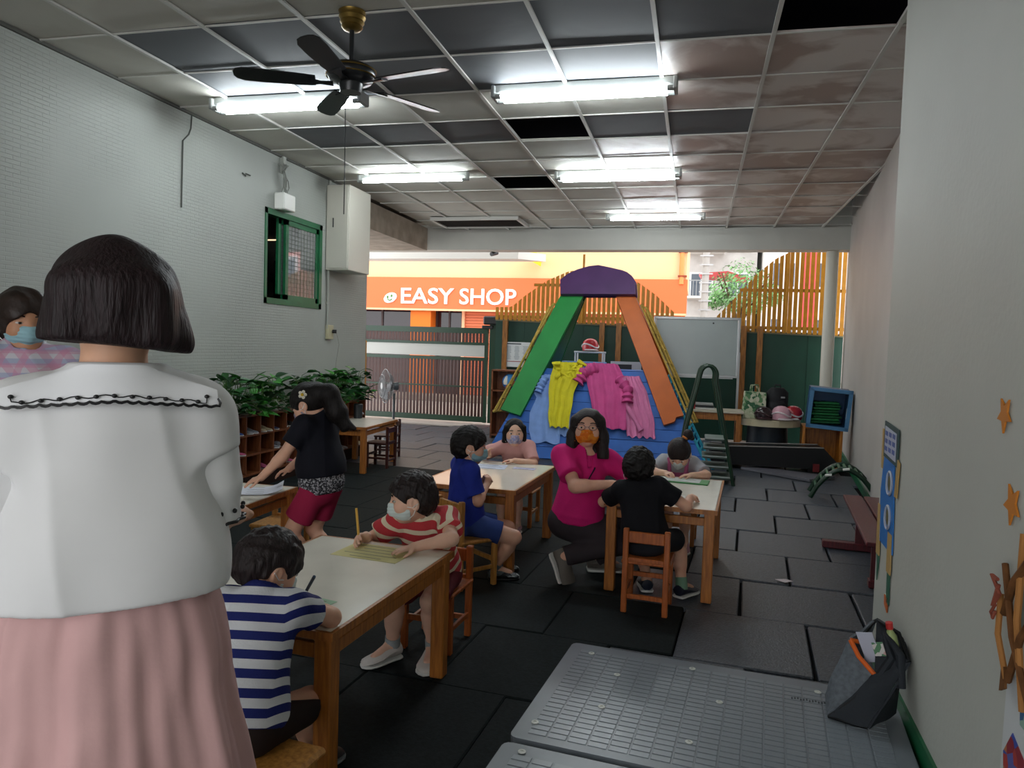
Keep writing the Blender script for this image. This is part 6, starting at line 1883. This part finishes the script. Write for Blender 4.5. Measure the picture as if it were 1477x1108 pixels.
for x in (-1, 1):
    c = p.H(x*.031, .098, -.012)
    b.tube([Vector(c+(p.hr*.021*math.cos(a)+p.hu*.015*math.sin(a))*q-p.base) for a in np.linspace(0, 6.28, 19)[:-1]], .0016*q, 5, closed=True)
    b.tube([Vector(p.H(x*.052, .096, -.010)-p.base), Vector(p.H(x*.076, .01, -.012)-p.base)], .0015*q, 5)
b.tube([Vector(p.H(-.010, .100, -.010)-p.base), Vector(p.H(.010, .100, -.010)-p.base)], .0016*q, 5)
b.build('glasses', mat('glasses_frame', '#5a4550', .3, .5), p.t, smooth=True)
M_mag = mat('magenta_polo', '#cf2274', .75, .2, noise=.06, nscale=10, bump=.12, bscale=100)
p.shirt(M_mag, sleeve=.66, hem=-.02, seed=18, collar=M_mag, amp=.0026, loose=.006, neck=1.2, f=34, vneck=.075)
p.pants(mat('charcoal_trousers', '#3a3438', .8, .2, noise=.08, nscale=10))
Ls = [p.nk+p.rt*.05*s_+p.fw*.03+p.up*.02 for s_ in (-1, 1)]
ctr = p.at(.50)+p.fw*.118+p.rt*.03
B().tube([Vector(Ls[0]-p.base), Vector(p.at(.82)-p.rt*.03+p.fw*.112-p.base), Vector(ctr-p.base), Vector(p.at(.84)+p.rt*.055+p.fw*.108-p.base), Vector(Ls[1]-p.base)], .005, 6).build('lanyard', mat('lanyard_dark', '#2a2036', .7, .2), p.t, smooth=True)

# 9. woman in plaid at the left edge
p = Person('woman with short dark hair and plaid collared shirt at the left edge of the picture', 'adult', (-2.74, 2.50, 0), (-2.74, 2.49, .90), (-2.735, 2.515, 1.305), (.80, -.60), (-2.745, 2.520, 1.462), (.86, -.48, -.12), '#bd8a6a', 1.0)
p.arm('R', (-2.72, 2.28, .98), (-.5, -.2, -.6), d=(.6, .3, -.2), n=(0, 0, -1), curl=.4)
p.arm('L', (-2.52, 2.48, .98), (.3, .6, -.5), d=(-.2, -.6, -.2), n=(0, 0, -1), curl=.4)
p.leg('R', (-2.83, 2.43, .09), (.8, -.6, 0)); p.leg('L', (-2.67, 2.56, .09), (.8, -.6, 0))
p.foot('R', (.8, -.6), shoe=M_shb); p.foot('L', (.8, -.6), shoe=M_shb)
p.body()
q = p.D['hs']
F = Field()
F.ell(p.H(0, -.006, .010), p.RH, (.092*q, .104*q, .098*q), .02)
F.ell(p.H(0, -.040, -.030), p.RH, (.088*q, .066*q, .085*q), .03)
F.ell(p.H(0, .076, -.062), p.RH, (.060*q, .062*q, .082*q), .012, 'sub')
p.part('hair', F, mat('dark_brown_hair', '#24160f', .5, .4, noise=.35, nscale=30, bump=.5, bscale=28), h=.005, clips=[(-(p.hu*.85-p.hf*.5), p.head-(p.hu*.85-p.hf*.5)*.085)], wrinkle=folds(.004, 22, 60))
p.mask(M_mblue)
p.shirt(plaid_mat('plaid_cotton', '#cbc8cf', '#c98aa4', '#8496bd', 5.5), sleeve=.9, hem=-.1, seed=19, collar=mat('collar_grey', '#b3adb2', .8, .2), neck=1.25)
p.pants(mat('dark_trousers', '#22222a', .8, .2))
B().ball((0, 0, 0), (.055, .05, .03), 14, 8).build('pink_shoulder_patch', mat('pink_strap', '#cf5a8e', .8, .2), p.t, smooth=True, loc=Vector(p.shl['R']+p.up*.04-p.base))

# 10. woman in the white blouse, seen from behind
p = Person('woman with a dark bob, white sailor-collar blouse and pink skirt seen from behind', 'adult', (-.955, 1.05, 0), (-.948, 1.04, .86), (-.960, 1.055, 1.318), (-.68, .73), (-.966, 1.066, 1.466), (-.60, .80, -.05), '#d0a184', .88, vox=.006, slim=.90)
for _q in 'LR': p.shl[_q] = p.shl[_q]-p.up*.034
p.arm('R', (-.92, 1.36, 1.03), (.9, .3, -1.2), d=(-.7, .6, 0), n=(0, 0, -1), curl=.4, elbow=(-.846, 1.155, 1.078))
p.arm('L', (-1.20, 1.10, 1.03), (-.7, -.6, -1.2), d=(-.4, .8, 0), n=(0, 0, -1), curl=.4, elbow=(-1.088, .925, 1.072))
p.leg('R', (-.89, 1.10, .09), (-.6, .7, 0)); p.leg('L', (-1.01, .98, .09), (-.6, .7, 0))
p.foot('R', (-.68, .73), shoe=M_shw); p.foot('L', (-.68, .73), shoe=M_shw)
p.body()
F = Field(); q = 1.0/1.03
F.ell(p.H(0, -.010*q, .004), p.RH, (.090, .104, .097), .02)
F.ell(p.H(0, .090*q, -.055), p.RH, (.058, .070, .090), .012, 'sub')
for x, d in ((-1, .0), (1, .008)):
    F.cone(p.H(x*.050, -.02, .02), p.H(x*(.078+d), -.012, -.068), .040, .034, .03)
    F.cone(p.H(x*.05, -.078, .0), p.H(x*.056, -.070, -.066), .040, .038, .03)
F.cone(p.H(0, -.085, .0), p.H(0, -.078, -.058), .040, .040, .03)
F.cone(p.H(.080, -.02, -.055), p.H(.103, -.016, -.080), .030, .017, .02)
p.part('hair', F, mat('maroon_black_hair', '#1d1214', .5, .22, noise=.4, nscale=26, stretch=(6, 6, .6), bump=.6, bscale=24), h=.0045, clips=[(-(p.hu*.99+p.hr*.08), p.H(0, 0, -.085))], wrinkle=folds(.0020, 23, 60))
M_blouse = mat('white_blouse', '#d6d6d6', .75, .25, noise=.03, nscale=6)
sh = p.shirt(M_blouse, sleeve=.3, sl_r=1.4, hem=.235, seed=20, amp=.0058, loose=.012, flare=.018, f=24, neck=1.45, ncut=.020, topcut=.034)
SF = p.shirtF
for sd in 'RL': SF.cone(p.shl[sd]-p.up*.005, p.shl[sd]+(p.J['E'+sd]-p.shl[sd])*.35, .050, .058, .03)
# puffed sleeves ending in a banded cuff
for sd in 'RL':
    S, E = p.shl[sd], p.J['E'+sd]; ax = nrm(E-S)
    F = Field()
    F.cone(S-p.up*.004, S+(E-S)*.35, .050, .058, .03); F.cone(S+(E-S)*.35, E-ax*.055, .058, .062, .02); F.cone(E-ax*.050, E+ax*.02, .054, .055, .006, 'add', [(ax, E+ax*.012)])
    sl = p.part('sleeve', F, M_blouse, wrinkle=creases(.0024, 31 if sd == 'R' else 32, 30))
    e1 = Vector(ax).orthogonal().normalized(); e2 = Vector(ax).cross(e1)
    c = Vector(E+ax*.010-p.base)
    B().tube([c+(e1*math.cos(a)+e2*math.sin(a))*(.0610+.003*math.cos(14*a)) for a in np.linspace(0, 6.2832, 57)[:-1]], .0030, 5, closed=True).build('cuff_edging', M_black, sl, smooth=True)
    b = B()
    for k in range(14):
        a = 6.2832*k/14; b.ball(c-Vector(ax)*.020+(e1*math.cos(a)+e2*math.sin(a))*.0625, .0046, 6, 5)
    b.build('cuff_dots', M_black, sl, smooth=True)['kind'] = 'stuff'
# sailor collar: a stiff oblong of cloth laid over the shoulders and the upper back
bk = -p.fw
CWD = .156
def col_pt(s_, t_, off=.024):
    o = p.nk+p.rt*s_*CWD+p.up*(.030-.056*t_-.040*max(0, abs(s_)-.28)/.72*(1-t_)-.010*abs(s_)*t_)
    L = np.linspace(.25, -.10, 90)
    v = SF.value(o[None, :]+bk[None, :]*L[:, None])
    k = np.nonzero(v < off)[0]
    d = L[k[0]] if len(k) else -.02
    if len(k) and k[0] > 0:
        v0, v1 = v[k[0]-1]-off, v[k[0]]-off
        d = L[k[0]-1]+(L[k[0]]-L[k[0]-1])*v0/(v0-v1)
    return o+bk*d
ns, ntt = 34, 16
A = np.array([[col_pt(-1+2*i/ns, j/ntt) for i in range(ns+1)] for j in range(ntt+1)])
for _ in range(14):
    m_ = A.copy(); m_[1:-1, 1:-1] = (A[:-2, 1:-1]+A[2:, 1:-1]+A[1:-1, :-2]+A[1:-1, 2:])/4
    m_[-1, 1:-1] = (A[-1, :-2]+A[-1, 2:])/2; m_[1:-1, 0] = (A[:-2, 0]+A[2:, 0])/2; m_[1:-1, -1] = (A[:-2, -1]+A[2:, -1])/2
    dlt = (m_-A)@bk
    A = A+bk*np.maximum(dlt, 0)[..., None]
A = A+bk*.003-p.base
co = B().sheet([[Vector(q_) for q_ in row] for row in A], .004, tuple(-bk)).build('sailor_collar', mat('collar_white', '#dfe0e2', .7, .25), p.t, smooth=True)
def resample(P, step):
    d = [0]
    for a, c in zip(P, P[1:]): d.append(d[-1]+(c-a).length)
    n = int(d[-1]/step)
    out = []
    for k in range(n+1):
        x = d[-1]*k/n; i = min(len(P)-2, max(0, int(np.searchsorted(d, x))-1))
        t = (x-d[i])/max(1e-9, d[i+1]-d[i]); out.append(P[i].lerp(P[i+1], t))
    return out
j0 = 9
edge = [Vector(A[j, 0]) for j in range(j0, ntt)]+[Vector(A[ntt, i]) for i in range(ns+1)]+[Vector(A[j, ns]) for j in range(ntt-1, j0-1, -1)]
E1 = resample(edge, .004)
cen = Vector(A[ntt//2, ns//2])
S1 = []
for k, q_ in enumerate(E1):
    i0, i1 = max(0, k-1), min(len(E1)-1, k+1)
    tg_ = (E1[i1]-E1[i0]).normalized(); out = tg_.cross(Vector(bk))
    if out.dot(q_-cen) < 0: out = -out
    S1.append(q_+out*(.0035*abs(math.sin(k*.004/.017*math.pi)))+Vector(bk)*.002)
B().tube(S1, .0024, 5).build('scalloped_edging', M_black, co, smooth=True)
inn = [Vector(A[j, 2]) for j in range(j0, ntt-2)]+[Vector(A[ntt-2, i]) for i in range(2, ns-1)]+[Vector(A[j, ns-2]) for j in range(ntt-3, j0-1, -1)]
dot_me = B().ball((0, 0, 0), (.0042, .0042, .0034), 8, 6).mesh('collar_dot', True, M_black)
for q_ in resample(inn, .0235): link_mesh('collar_dot', dot_me, None, co, q_+Vector(bk)*.003)
R3 = resample(inn, .006)
B().tube([q_+Vector(bk)*.002+Vector((0, 0, .0022*math.sin(k*.9))) for k, q_ in enumerate(R3)], .0010, 5).build('collar_stitching', M_black, co, smooth=True)
# pink skirt: flared tube with soft pleats
P = []
nz, na = 30, 150
for i in range(nz+1):
    t = i/nz; z = 1.0-.60*t
    row = []
    for k in range(na+1):
        a = 2*math.pi*k/na
        c_, s_ = math.cos(a), math.sin(a)
        rx = .148+.118*t+.010*math.sin(math.pi*min(1, t*3)); ry = .118+.125*t
        pl = (.003+.015*t)*(math.sin(7*a+.6)+.5*math.sin(11*a+1.7+2*t)+.35*math.sin(17*a+3*t)+.25*math.sin(29*a-4*t))+.0025*math.sin(21*t+5*a)*math.sin(9*a)
        q_ = V(p.pel[0], p.pel[1], z)+p.rt*(rx+pl)*c_+p.fw*(ry+pl)*s_-p.fw*.012*t
        row.append(Vector(q_-p.base))
    P.append(row)
B().sheet(P).build('skirt', mat('dusty_pink_cotton', '#c39d9b', .8, .2, noise=.06, nscale=7, bump=.10, bscale=40), p.t, smooth=True)
